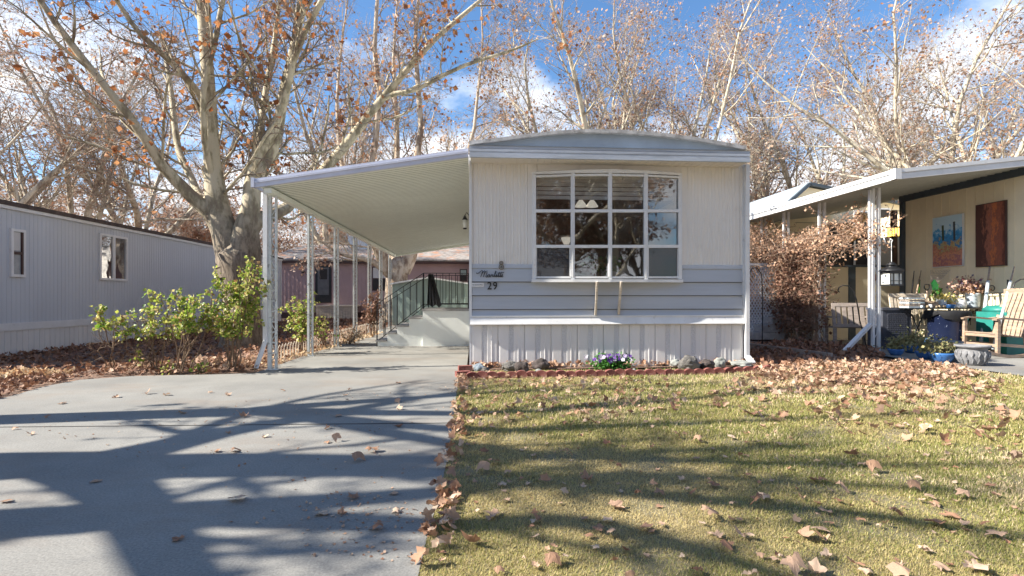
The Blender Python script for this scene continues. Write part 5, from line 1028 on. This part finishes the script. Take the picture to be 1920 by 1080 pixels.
m.lathe([(w_*1.75, h_+.02), (w_*1.5, h_+.05), (w_*.7, h_+.1), (w_*.65, h_+.13), (w_*.8, h_+.135), (w_*.3, h_+.19), (.01, h_+.2)], (p.x, p.y, z0), 4, M=Matrix.Rotation(math.radians(45-10), 4, 'Z'))
m.box(p.x-w_, p.x+w_, p.y-w_, p.y+w_, z0-.03, z0).box(p.x-w_, p.x+w_, p.y-w_, p.y+w_, z0+h_-.02, z0+h_+.02)
for sx in (-1, -.45, .45, 1):
    for sy in (-1, 1): m.box(p.x+sx*w_*.95-.007, p.x+sx*w_*.95+.007, p.y+sy*w_*.95-.007, p.y+sy*w_*.95+.007, z0, z0+h_)
for z in (.06, .2): m.box(p.x-w_*.97, p.x+w_*.97, p.y-w_*.97, p.y-w_*.93, z0+z, z0+z+.01)
m.build('lantern_frame', M['black'], hl); MB().box(p.x-w_*.88, p.x+w_*.88, p.y-w_*.88, p.y+w_*.88, z0, z0+h_-.021).build('lantern_glass', M['frost'], hl)
zt_ = EYE+(HZ-452)*10.2/1000; m = MB(); m.tube([(XN+.09, YN, zt_+.12), (XN+.13, YN-.02, zt_-.02), (XN+.2, YN-.03, zt_-.03), (p.x-.02, p.y, zt_+.04), (p.x+.02, p.y, zt_+.02), (p.x, p.y, zt_-.03)], .011, 6); m.tube([(p.x, p.y, zt_-.03), (p.x, p.y, z0+h_+.19)], .006, 5); m.build('hanging_arm', M['white'], hl)
# ---------------- benches, rocker ----------------
def slat_back(m, c, W_, H_, n, lean, M4, t=.02):
    for i in range(n):
        x = -W_/2+W_*(i+.5)/n; m.box(x-W_/n*.33, x+W_/n*.33, -t/2, t/2, .05, H_-.07, M4)
def bench(name, px, py, W_, ztop, rz, mt, lab, n=7):
    g = G(px, py); t = thing(name, (g.x, g.y, 0), lab, 'bench'); R4 = Matrix.Translation((g.x, g.y, 0)) @ Matrix.Rotation(rz, 4, 'Z'); Bk = R4 @ Matrix.Translation((0, 0, .42)) @ Matrix.Rotation(math.radians(-12), 4, 'X')
    H_ = ztop-.42; m = MB(); m.box(-W_/2, W_/2, -.018, .018, H_-.08, H_, Bk).box(-W_/2, W_/2, -.018, .018, 0, .07, Bk).box(-W_/2, -W_/2+.06, -.02, .02, .07, H_-.08, Bk).box(W_/2-.06, W_/2, -.02, .02, .07, H_-.08, Bk); slat_back(m, None, W_-.14, H_, n, 0, Bk); m.build('backrest', mt, t)
    m = MB()
    for i in range(5): m.box(-W_/2, W_/2, .06+.1*i, .14+.1*i, .4, .425, R4)
    m.build('seat', mt, t)
    for sx in (-1, 1):
        for y in (.0, .5): MB().box(sx*(W_/2-.035)-.03, sx*(W_/2-.035)+.03, y-.03, y+.03, 0, .4 if y == 0 else .62, R4).build('leg', mt, t)
        MB().box(sx*(W_/2-.035)-.04, sx*(W_/2-.035)+.04, .02, .56, .621, .65, R4).build('armrest', mt, t)
    return t
bench('wooden_bench', 1602, 650, .84, .96, math.radians(-16), M['woodgrey'], 'grey weathered slatted garden chair turned away, behind the diagonal downspout', 6)
bench('wooden_bench', 1708, 653, .72, 1.17, math.radians(-8), M['woodpale'], 'sunlit pale slatted garden chair standing behind the dark storage box', 7)
# rocker, facing the lawn
g = G(1866, 669); tr = thing('rocking_chair', (g.x, g.y, 0), 'weathered wooden rocking chair with curved slatted back at the right edge of the patio', 'rocking chair')
R4 = Matrix.Translation((g.x, g.y, 0)) @ Matrix.Rotation(math.radians(92), 4, 'Z') @ Matrix.Diagonal((1.05, 1.05, 1.03, 1))    # local +y points at the back of the chair; turned so the seat opens to the left
tw = lambda pts: [R4 @ Vector(p) for p in pts]
# local frame: x across, y from front(-) to back(+)
R4 = R4 @ Matrix.Rotation(math.radians(180), 4, 'Z')
for sx in (-1, 1):
    x = sx*.29
    m = MB(); ar = [(x, -.45+i*.1, .04+.10*((-.45+i*.1)/.5)**2*1.0) for i in range(11)]
    for a, b in zip(ar, ar[1:]): m.bar(R4 @ Vector(a), R4 @ Vector(b), .045, .05)
    m.build('rocker', M['wood'], tr)
    for ya, yb_, zt_, k in ((-.28, -.27, .66, 0), (.27, .24, .42, 1)): MB().bar(R4 @ Vector((x, ya, .09)), R4 @ Vector((x, yb_, zt_)), .055, .05, up=(0, 1, 0)).build('leg', M['wood'], tr)
    m = MB(); ar = [(x, -.34, .665), (x, -.2, .69), (x, 0, .675), (x, .2, .655), (x, .38, .68)]
    for a, b in zip(ar, ar[1:]): m.bar(R4 @ Vector(a), R4 @ Vector(b), .085, .028)
    m.build('armrest', M['wood'], tr)
    MB().bar(R4 @ Vector((x, -.26, .24)), R4 @ Vector((x, .25, .2)), .03, .05).build('stretcher', M['wood'], tr)
m = MB()
for a, b, z in ((-.27, -.23, .4),): m.bar(R4 @ Vector((-.29, a, z)), R4 @ Vector((.29, a, z)), .04, .08)
m.bar(R4 @ Vector((-.29, -.26, .22)), R4 @ Vector((.29, -.26, .22)), .03, .05); m.bar(R4 @ Vector((-.29, .25, .2)), R4 @ Vector((.29, .25, .2)), .03, .05)
for i in range(8):
    y = -.27+i*.075; z = .43-.05*math.sin((y+.27)*3.2)-.02*i/7; m.bar(R4 @ Vector((-.28, y, z)), R4 @ Vector((.28, y, z)), .02, .062, up=(0, 1, 0))
m.build('seat', M['wood'], tr)
m = MB()
for i in range(7):
    x = -.24+i*.08; pts = [(x, .24, .36), (x, .29, .55), (x, .36, .78), (x, .46, 1.02), (x, .53, 1.2)]
    for a, b in zip(pts, pts[1:]): m.bar(R4 @ Vector(a), R4 @ Vector(b), .066, .02)
m.bar(R4 @ Vector((-.29, .505, 1.15)), R4 @ Vector((.29, .505, 1.15)), .03, .09); m.bar(R4 @ Vector((-.29, .29, .5)), R4 @ Vector((.29, .29, .5)), .03, .06); m.build('backrest', M['wood'], tr)
# second, mostly hidden chair back behind the table: iron bench frame
g = G(1800, 640); ib = thing('iron_bench', (g.x, g.y, 0), 'black wrought iron bench frame with scroll top against the cream wall', 'bench'); ya = onX(1760, 500, XW-.35).y; yb_ = onX(1865, 500, XW-.35).y; xx = XW-.08
m = MB(); zt_ = onX(1800, 545, xx).z
m.tube([(xx, ya, .0), (xx, ya, zt_-.1), (xx, ya-.1, zt_)], .012, 6); m.tube([(xx, yb_, 0), (xx, yb_, zt_+.2)], .014, 6); m.tube([(xx, ya, zt_-.08), (xx, yb_, zt_-.05)], .01, 5); m.tube([(xx, ya, .75), (xx, yb_, .75)], .01, 5)
for i in range(1, 8): y = ya+(yb_-ya)*i/8; m.tube([(xx, y, .5), (xx, y, zt_-.07)], .007, 4)
for i in range(3): y = ya+(yb_-ya)*(i+.7)/3.6; m.tube([(xx, y+.08*math.cos(a*.6)*(1-a*.07), zt_+.03+.08*math.sin(a*.6)*(1-a*.07)) for a in range(11)], .008, 5)
m.build('frame', M['black'], ib)
# ---------------- storage box, barrel, table and the things on them ----------------
g = G(1682, 656); sb = thing('storage_box', (g.x, g.y, 0), 'charcoal wicker pattern plastic storage cabinet beside the nearest patio post', 'storage box')
R4 = Matrix.Translation((g.x, g.y, 0)) @ Matrix.Rotation(math.radians(-6), 4, 'Z'); Wb = .285; H_ = .86
MB().box(-Wb, Wb, 0, .5, 0, H_-.05, R4).build('body', M['darkpl'], sb); MB().box(-Wb-.02, Wb+.02, -.02, .52, H_-.049, H_, R4).build('lid', M['darkpl'], sb)
m = MB()
for i in range(9):
    for j in range(10):
        x = -.2+.045*i+(.012 if j % 2 else 0); z = .36+.04*j; m.box(x, x+.034, -.012, -.001, z, z+.026, R4)
m.build('wicker_panel', M['darkpl'], sb); m = MB()
for i in range(10): x = -.21+.043*i; m.box(x, x+.03, -.01, -.001, .05, .32, R4)
m.box(-.22, .22, -.016, -.001, .325, .345, R4); m.build('ribbed_door', M['darkpl'], sb)
g = G(1776, 662); br = thing('trash_barrel', (g.x, g.y, 0), 'dark blue speckled barrel lined with a black bag in front of the cream wall', 'barrel')
mb_, t_, b_ = new_mat('speckled_blue_barrel'); c = ramp(t_, noise(t_, 26, 3, .8, stretch=(1, 1, .5)), [(.6, (.01, .015, .04)), (.66, (.015, .022, .06)), (.7, (.35, .4, .5))]); t_.links.new(c, b_.inputs['Base Color']); b_.inputs['Roughness'].default_value = .25
MB().lathe([(.27, 0), (.285, .04), (.30, .4), (.32, .72), (.33, .74)], tuple(g), 28).build('body', mb_, br)
m = MB(); n = 28; vs = []
for j, (r_, z) in enumerate(((.31, .82), (.345, .82), (.36, .79), (.365, .73), (.35, .68))):
    for k in range(n): a = 2*math.pi*k/n; rr = r_+.012*math.sin(k*2.7+j); vs.append((g.x+rr*math.cos(a), g.y+rr*math.sin(a), z+(.05*math.sin(k*.9)+.03*math.sin(k*2.1) if j > 2 else .005*math.sin(k*1.7))))
m.add(vs, [(j*n+k, j*n+(k+1) % n, (j+1)*n+(k+1) % n, (j+1)*n+k) for j in range(4) for k in range(n)]+[tuple(range(n))], True); m.build('bag_rim', mat('black_bag', (.018, .018, .02), .7, .2, 8, spec=.2), br)
g = Vector((9.38, 10.3, 0)); tb = thing('patio_table', (g.x, g.y, 0), 'black iron patio table with curved legs behind the storage cabinet', 'table'); tz = .86; TX, TY = g.x, g.y
MB().box(TX-.75, TX+.84, TY-.25, TY+.35, tz-.02, tz).build('tabletop', M['black'], tb)
for sx in (-.45, .5):
    MB().tube([(TX+sx-.32, TY-.15, tz-.03), (TX+sx-.12, TY-.12, tz-.14), (TX+sx+.0, TY-.1, .46), (TX+sx-.08, TY-.12, .22), (TX+sx-.28, TY-.15, .01)], .014, 6).build('leg', M['black'], tb); MB().tube([(TX+sx+.32, TY-.15, tz-.03), (TX+sx+.12, TY-.12, tz-.14), (TX+sx+.02, TY-.1, .46), (TX+sx+.1, TY-.12, .22), (TX+sx+.28, TY-.15, .01)], .014, 6).build('leg', M['black'], tb)
def ontab(px, Y, z=tz): k = (px-960)/FX; return onY(px, 500, Y).x
def flowers(root, c, r, hh, N, size, mt, name='bouquet'):
    P = np.stack([c[0]+rg.normal(0, r, N), c[1]+rg.normal(0, r*.8, N), c[2]+np.abs(rg.normal(hh*.5, hh*.4, N))], 1); V, F, T = leafcards(rg, P, size); return tag(np_mesh(name, V, F, M[mt], T, parent=root), kind='stuff')
def pot(name, px, Y, zb_, r, h, mt, lab, cat='pot', prof=None):
    x = ontab(px, Y); t = thing(name, (x, Y, zb_), lab, cat); MB().lathe(prof or [(r*.75, 0), (r*.85, h*.1), (r, h*.9), (r*1.05, h), (r*.9, h)], (x, Y, zb_), 20).build('pot', M[mt], t); return t, x
t, x = pot('flower_pot', 1765, TY-.05, tz, .095, .17, 'galv', 'pale blue pot of cream and yellow flowers on the table'); flowers(t, (x, TY-.05, tz+.17), .09, .12, 220, .05, 'yellowfl'); flowers(t, (x-.06, TY-.02, tz+.2), .03, .2, 60, .07, 'green', 'foliage')
t, x = pot('flower_pot', 1784, TY-.12, tz, .075, .11, 'straw', 'small tan pot of yellow flowers right of the pale blue pot'); flowers(t, (x, TY-.12, tz+.11), .06, .08, 110, .045, 'yellowfl')
t, x = pot('flower_pail', 1824, TY-.1, tz, .13, .3, 'galv', 'pale metal pail full of dried cream and burgundy flowers'); flowers(t, (x, TY-.1, tz+.3), .14, .16, 260, .06, 'vinepale'); flowers(t, (x-.08, TY-.1, tz+.38), .15, .2, 240, .06, 'dried')
t, x = pot('mixing_bowl', 1782, TY-.22, tz, .1, .07, 'bluepot', 'small blue bowl on the front edge of the table'); 
g2 = (ontab(1800, TY-.15), TY-.15); t = thing('watering_can', (*g2, tz), 'white watering can on the table between the flower pots and the pail', 'watering can'); MB().lathe([(.1, 0), (.11, .05), (.09, .16), (.04, .2)], (*g2, tz), 16).build('body', M['white'], t); MB().tube([(g2[0]-.08, g2[1], tz+.03), (g2[0]-.2, g2[1], tz+.2), (g2[0]-.24, g2[1], tz+.22)], .018, 6).build('spout', M['white'], t); MB().tube([(g2[0]+.05, g2[1], tz+.17), (g2[0]+.13, g2[1], tz+.16), (g2[0]+.11, g2[1], tz+.05)], .012, 6).build('handle', M['white'], t)
for k in range(5):
    x = ontab(1704, TY+.1)+.01*(k % 2); o = MB().box(x-.17, x+.17, TY-.1, TY+.14, tz+.045*k, tz+.045*k+.032).build('stacked_tray', M['woodgrey'] if k % 2 else M['galv']); tag(o, ['silver grey tray at the bottom of the stack on the table', 'dull wood tray second from the bottom of the stack on the table', 'silver grey tray in the middle of the stack on the table', 'dull wood tray second from the top of the stack on the table', 'silver grey tray topmost on the stack on the table'][k], 'tray', 'stack of trays on the patio table')
x = ontab(1742, TY); o = MB().add([(x-.12, TY-.1, tz), (x+.12, TY-.12, tz), (x+.13, TY+.1, tz), (x-.12, TY+.1, tz), (x-.1, TY-.08, tz+.1), (x+.1, TY-.1, tz+.12), (x+.11, TY+.08, tz+.15), (x-.1, TY+.08, tz+.15)], [(0, 3, 2, 1), (4, 5, 6, 7), (0, 1, 5, 4), (1, 2, 6, 5), (2, 3, 7, 6), (3, 0, 4, 7)]).build('wooden_crate', M['wood']); tag(o, 'small slanted wooden box on the table between the trays and the flower pots', 'box')
for k in range(9):
    x = ontab(1728+k*8.5+random.uniform(-2, 2), TY-.18); s = random.uniform(.025, .04); o = MB().lathe([(s*.8, 0), (s, s*.5), (s*.9, s*1.6), (s*.4, s*1.9)], (x, TY-.2, tz), 9).build('knick_knack', M[random.choice(['galv', 'bronze', 'bluepot', 'white'])]); tag(o, 'tiny jar among the clutter along the front edge of the table', 'jar', 'small jars along the table edge')
# teal chest, ladder-like poles, tools
tc_ = thing('teal_chest', (9.93, 9.42, 0), 'teal plastic deck chest behind the rocking chair', 'chest'); cx, cy = 9.93, 9.42; MB().box(cx-.2, cx+.25, cy-.3, cy+.3, 0, .8).build('body', M['teal'], tc_); MB().lathe([(.29, 0), (.28, .06), (.22, .11), (.05, .13)], (cx+.02, cy, .8), 4, M=Matrix.Rotation(.785, 4, 'Z')).build('lid', M['teal'], tc_)
def leanpole(name, pa, pb, d0, d1, r, mt, lab, tip=None, cat='pole'):
    a, b = atd(*pa, d0), atd(*pb, d1); t = thing(name, (a.x, a.y, a.z), lab, cat); q = a.lerp(b, .82); MB().tube([a, q], r, 8).build('shaft', mt, t); MB().tube([q, b], [r*.6, r*.5], 8).build('grip', tip or mt, t)
leanpole('closed_parasol', (1838, 652), (1856, 500), 10.2, 10.5, .03, M['galv'], 'white folded parasol leaning on the wall left of the teal chest', M['woodgrey'], 'parasol')
leanpole('folded_parasol', (1862, 655), (1902, 500), 9.7, 10.05, .026, M['galv'], 'white closed parasol with grey wood pole leaning behind the rocking chair', M['woodgrey'], 'parasol')
for pa, pb, mt, lab in (((1690, 600), (1703, 558), 'redbrick', 'red handled garden tool leftmost in the corner of the cream wall'), ((1694, 600), (1710, 565), 'woodgrey', 'short grey handled garden tool in the corner of the cream wall'), ((1704, 600), (1714, 508), 'black', 'black handled garden tool with dark tip in the wall corner'), ((1709, 600), (1727, 507), 'wood', 'tallest brown handled garden tool leaning in the wall corner'), ((1719, 600), (1725, 525), 'green', 'green handled garden tool rightmost of the leaning tools')):
    leanpole('garden_tool', pa, pb, 11.8, 12.15, .016, M[mt], lab, cat='tool')
p = atd(1755, 548, 12.0); ws = thing('mesh_fan', (p.x, p.y, p.z), 'grey wire mesh fan shape leaning on the wall under the desert painting', 'ornament'); m = MB()
A, B_, C_ = atd(1745, 545, 11.3), atd(1745, 507, 11.3), atd(1782, 506, 11.3)
for i in range(13): f = i/12; m.tube([A.lerp(B_, f), A.lerp(C_, f)], .004, 3); m.tube([A, B_.lerp(C_, f)], .004, 3)
m.build('mesh', M['woodgrey'], ws)
p = atd(1753, 540, 10.8); ga = thing('garden_ornament', (p.x, p.y, p.z-.2), 'bright green fan shaped garden ornament standing behind the flower pots', 'ornament'); m = MB(); m.tube([(p.x, p.y, p.z-.3), (p.x, p.y, p.z)], .008, 5); m.build('stake', M['black'], ga); m = MB(); m.poly([(p.x-.02, p.y, p.z-.05), (p.x+.08, p.y, p.z-.02), (p.x+.05, p.y, p.z+.1), (p.x, p.y, p.z+.17), (p.x-.06, p.y, p.z+.1)], (0, .03, 0)); m.build('blade', mat('bright_green_paint', (.03, .5, .08), .4), ga)
p = atd(1740, 600, 11.3); m = MB(); x = atd(1738, 545, 11.3); tg = thing('spade', (x.x, x.y, .5), 'spade with black d shaped grip leaning behind the table', 'spade'); m.tube([(x.x, x.y, .3), (x.x, x.y, x.z)], .014, 6); m.build('shaft', M['wood'], tg); m = MB(); m.tube([(x.x, x.y, x.z), (x.x-.06, x.y, x.z+.06), (x.x-.05, x.y, x.z+.13), (x.x+.05, x.y, x.z+.13), (x.x+.06, x.y, x.z+.06), (x.x, x.y, x.z)], .012, 6); m.build('grip', M['black'], tg)
# arched plant hanger right edge, shepherd hook by the downspout
g = G(1600, 660); a = atd(1628, 660, 10.6); t = thing('shepherd_hook', (a.x, a.y, 0), 'thin black shepherd hook leaning before the grey garden chair', 'hook'); pts = [atd(x, y, 10.6) for x, y in ((1628, 668), (1622, 640), (1612, 600), (1606, 562), (1600, 545), (1590, 536), (1580, 535), (1573, 539), (1571, 545), (1574, 548))]; m = MB(); m.tube(pts, .011, 6); m.build('rod', M['black'], t)
pts = [atd(x, y, 9.9) for x, y in ((1899, 600), (1899, 540), (1903, 530), (1913, 524), (1925, 523), (1940, 530), (1945, 560))]; t = thing('plant_arch', tuple(pts[0]), 'black iron arch rising behind the rocking chair at the photo edge', 'arch'); m = MB(); m.tube(pts, .014, 6); m.build('rod', M['black'], t)
a = atd(1420, 640, 11.2); t = thing('shepherd_hook', (a.x, a.y, 0), 'black garden hook standing inside the vine next to the trailer', 'hook'); pts = [atd(x, y, 11.2) for x, y in ((1429, 645), (1430, 560), (1428, 515), (1420, 502), (1410, 503), (1405, 512))]; m = MB(); m.tube(pts, .011, 6); m.build('rod', M['black'], t)
# hats and wreaths on the porch
for px, py, r, mt, lab in ((1592, 436, .28, 'straw', 'round woven straw hat hanging in the dark porch'), (1616, 408, .15, 'straw', 'small woven disc hanging right of the straw hat'), (1617, 428, .13, 'woodgrey', 'small dried wreath hanging beside the straw hat'), (1624, 445, .12, 'redbrick', 'small reddish wreath lowest in the dark porch')):
    p = onY(px, py, YH+1.2); o = MB().lathe([(r, 0), (r*.95, .02), (r*.45, .03), (r*.4, .1), (r*.1, .12)], (p.x, p.y, p.z), 20, M=Matrix.Rotation(math.pi/2, 4, 'X')).build('straw_hat' if 'hat ' in lab else 'wall_wreath', M[mt]); tag(o, lab, 'hat' if 'woven straw hat' in lab else 'wreath')
# red and white ornament hanging behind the post
p = atd(1636, 520, 11.5); o = MB().lathe([(.02, -.12), (.07, -.05), (.06, .05), (.02, .13)], (p.x, p.y, p.z), 10).build('hanging_gourd', M['redbrick']); tag(o, 'red hanging gourd seen between the paired patio posts', 'ornament')
# ---------------- planters ----------------
def planter(px, py, r, h, mt, lab, z0=.012):
    g = G(px, py); g.y += r*.7; t = thing('planter', (g.x, g.y, z0), lab, 'planter'); c_ = (g.x, g.y, z0)
    MB().lathe([(r*.6, 0), (r*.66, h*.06), (r*.9, h*.4), (r*.93, h*.62), (r*.82, h*.8), (r*.86, h*.86), (r*1.05, h*.92), (r*1.05, h), (r*.9, h), (r*.85, h*.85)], c_, 32).build('pot', M[mt], t)
    m = MB()
    for k in range(16):
        a = 2*math.pi*k/16; m.tube([(g.x+rr*math.cos(a+o_), g.y+rr*math.sin(a+o_), z0+z) for rr, z, o_ in ((r*.72, h*.12, 0), (r*.87, h*.3, .05), (r*.94, h*.45, -.03), (r*.96, h*.6, .05), (r*.88, h*.72, 0))], .012, 5)
    m.build('relief', M[mt], t); return t, g
planter(1841, 688, .22, .315, 'greypot', 'large grey stone planter with wavy relief, nearest on the patio slab'); planter(1790, 679, .215, .33, 'greypot', 'grey planter just behind and left of the nearest one')
def lowpot(px, py, r, h, lab, nst, name='bowl_planter', lean=0):
    g = G(px, py); g.y += r*.6; t = thing(name, (g.x, g.y, .01), lab, 'planter'); MB().lathe([(r*.55, 0), (r*.8, h*.3), (r, h*.8), (r*1.04, h), (r*.92, h), (r*.9, h*.85)], (g.x, g.y, .01), 24).build('pot', M['bluepot'], t)
    if nst:
        P = np.stack([g.x+lean+rg.normal(0, r*.75, nst), g.y+rg.normal(0, r*.5, nst), h+np.abs(rg.normal(.07, .08, nst))], 1); V, F, T = leafcards(rg, P, .05, -.4); np_mesh('foliage', V, F, M['olive'], T, parent=t)
        m = MB()
        for k in range(16): a = random.random()*6.28; m.tube([(g.x+lean*.3, g.y, h*.7), (g.x+lean+math.cos(a)*r*.6, g.y+math.sin(a)*r*.4, h+.1), (g.x+lean+math.cos(a)*r, g.y+math.sin(a)*r*.7, h+random.uniform(.12, .22))], .004, 3)
        m.build('stems', M['stem'], t)
lowpot(1777, 682, .18, .16, 'blue bowl planter with pale leaves before the grey planters', 260); lowpot(1745, 675, .16, .14, 'blue bowl planter half buried in leaves left of the first bowl', 300); lowpot(1686, 668, .13, .12, 'small turquoise blue bowl planter nearest the paired posts', 260)
lowpot(1722, 664, .2, .17, 'blue bowl planter with the tallest olive shrub in front of the barrel', 520); lowpot(1752, 660, .17, .26, 'upright blue pot right behind the olive shrub', 0)
# ---------------- dead vine over the patio posts ----------------
vn = thing('dead_vine', (XN-.2, 12, 0), 'tangled dead climbing vine with brown leaves covering the patio posts', 'vine')
segs = []; leafP, leafQ = [], []
def vcol(px, y0_, rad, top, n, w2):
    c_ = onX(px, 600, XN-.1)
    P = np.empty((n, 10, 3))
    for j in range(10):
        f = j/9; P[:, j, 0] = c_.x+rg.normal(0, rad*(.35+.65*f), n)*.6; P[:, j, 1] = c_.y+rg.normal(0, w2*(.4+.6*f), n); P[:, j, 2] = top*f*rg.uniform(.85, 1.05, n)
    return P
cols = [(1412, .45, 2.6, 22, .5), (1436, .4, 2.7, 16, .4), (1474, .3, 2.5, 26, .25), (1500, .4, 2.5, 36, .3), (1530, .35, 2.6, 20, .25)]
for px, rad, top, n, w2 in cols:
    P = vcol(px, 0, rad, top, n, w2)
    # smooth each strand
    for _ in range(2): P[:, 1:-1] = (P[:, :-2]+2*P[:, 1:-1]+P[:, 2:])/4
    R = np.full((n, 10), .009)*rg.uniform(.6, 1.6, (n, 1)); segs.append(tubes(P, R, 4))
    Q, Rq = spawn(rg, P, R, 26, .1, 1, (60, 20), .55, 5, .0, .3, .5); Rq = np.clip(Rq, .003, .006); segs.append(tubes(Q, Rq, 3)); leafP.append(Q[:, 1:].reshape(-1, 3)); leafP.append(P[:, 2:].reshape(-1, 3))
# pale top mass running along the roof edge
a, b = onX(1400, 430, XN-.2), onX(1645, 420, XN-.15); n = 230
f = rg.random(n)**1.5; f = 1-f if b.y > a.y else f; P = np.empty((n, 5, 3)); P[:, 0, 0] = XN-.15+rg.normal(0, .2, n); P[:, 0, 1] = a.y+(b.y-a.y)*f; topz = 2.45+.25*np.sin(f*9)-.25*f; P[:, 0, 2] = topz+rg.normal(0, .12, n)
d = unit(rg.normal(size=(n, 3))*np.array([.7, 1, .5]))
for j in range(1, 5): d = unit(d+rg.normal(size=(n, 3))*.35); P[:, j] = P[:, j-1]+d*.17
R = np.full((n, 5), .006); segs.append(tubes(P, R, 3)); Q, Rq = spawn(rg, P, R, 4, .1, 1, (55, 20), .3, 4, 0, .3, .7); segs.append(tubes(Q, np.clip(Rq, .003, .005), 3)); leafQ.append(Q.reshape(-1, 3)); leafQ.append(P.reshape(-1, 3))
V, F = merge(segs); np_mesh('stems', V, F, M['vine'], parent=vn)
lp = np.concatenate(leafP); lp = lp[(lp[:, 2] > .25)]; lo = lp[(lp[:, 2] < 2.3)]
cy_ = onX(1495, 560, XN).y; wgt = np.exp(-((lo[:, 1]-cy_)/.75)**2)+.25; lo = lo[rg.random(len(lo)) < wgt]; lo = lo[rg.integers(0, len(lo), 8000)]+rg.normal(0, .05, (8000, 3)); V, F, T = leafcards(rg, lo, .07, .9); np_mesh('brown_leaves', V, F, M['vineleaf'], T, parent=vn)
hi = np.concatenate([lp[lp[:, 2] >= 2.15], np.concatenate(leafQ)]); hi = hi[rg.integers(0, len(hi), 4200)]+rg.normal(0, .04, (4200, 3)); V, F, T = leafcards(rg, hi, .055, .5); np_mesh('sunlit_top_leaves', V, F, M['vinepale'], T, parent=vn)  # paler leaf colour paints in the sunlight on the vine's top
# low wooden board edging and lattice behind the vine
a, b = G(1403, 654), G(1560, 676); m = MB(); m.bar((a.x, a.y, .06), (b.x, b.y, .06), .04, .13); o = m.build('edging_board', M['woodgrey']); tag(o, 'weathered low edging board among leaves before the vine', 'board')
lt_ = thing('lattice_panel', (8.6, 13, 0), 'white lattice skirting panel behind the dead vine', 'lattice'); Yl = 13.4; x0, x1 = onY(1402, 600, Yl).x, onY(1470, 600, Yl).x; z0, z1 = .1, 1.9; m = MB(); n = 12
for i in range(-8, n+8):
    for sg in (1, -1):
        xa = x0+(x1-x0)*i/n; 
        pa, pb = [xa, z0], [xa+sg*(z1-z0)*.6, z1]
        if min(pa[0], pb[0]) < x0-.01 or max(pa[0], pb[0]) > x1+.01:
            lo_, hi_ = x0, x1; s_ = sg*.6; t0_ = max(0, min(1, ((lo_ if s_ > 0 else hi_)-pa[0])/(s_*(z1-z0)))) ; t1_ = max(0, min(1, ((hi_ if s_ > 0 else lo_)-pa[0])/(s_*(z1-z0))))
            if t1_-t0_ < .05: continue
            pb = [pa[0]+s_*(z1-z0)*t1_, z0+(z1-z0)*t1_]; pa = [pa[0]+s_*(z1-z0)*t0_, z0+(z1-z0)*t0_]
        m.bar((pa[0], Yl+(.006 if sg > 0 else 0), pa[1]), (pb[0], Yl+(.006 if sg > 0 else 0), pb[1]), .005, .03, up=(1, 0, 0))
m.build('slats', M['white'], lt_)
m = MB(); m.box(x0-.04, x1+.04, Yl-.03, Yl+.03, z1, z1+.06).box(x0-.04, x0, Yl-.03, Yl+.03, 0, z1).box(x1, x1+.04, Yl-.03, Yl+.03, 0, z1); m.build('frame', M['white'], lt_)
# homes seen far off between the trunks
hp = np.random.default_rng(77)
for i, (px, d, mt, wd_, lab) in enumerate([(250, 46, 'cream', 9, 'distant cream house low behind the grey trailer'), (1440, 34, 'white', 7, 'distant white house beyond the gap right of the trailer'), (1420, 52, 'mauve', 14, 'distant mauve house far behind the gap right of the trailer'), (1990, 44, 'cream', 14, 'distant cream house behind the trees at the right edge')]):
    p = atd(px, 560, d); t = thing('distant_house', (p.x, p.y, 0), lab, 'house'); MB().box(p.x-wd_/2, p.x+wd_/2, p.y, p.y+6, 0, 2.7).build('wall', M[mt], t); MB().poly([(p.x-wd_/2-.4, p.y-.3, 2.7), (p.x+wd_/2+.4, p.y-.3, 2.7), (p.x+wd_/2-.5, p.y+2, 3.7), (p.x-wd_/2+.5, p.y+2, 3.7)], (0, 3.5, 0)).build('roof', M['shingle'], t)
    for k in (-.3, .1, .32): MB().box(p.x+wd_*k-.5, p.x+wd_*k+.5, p.y-.03, p.y-.005, 1, 2.1).build('window', M['dark'], t)
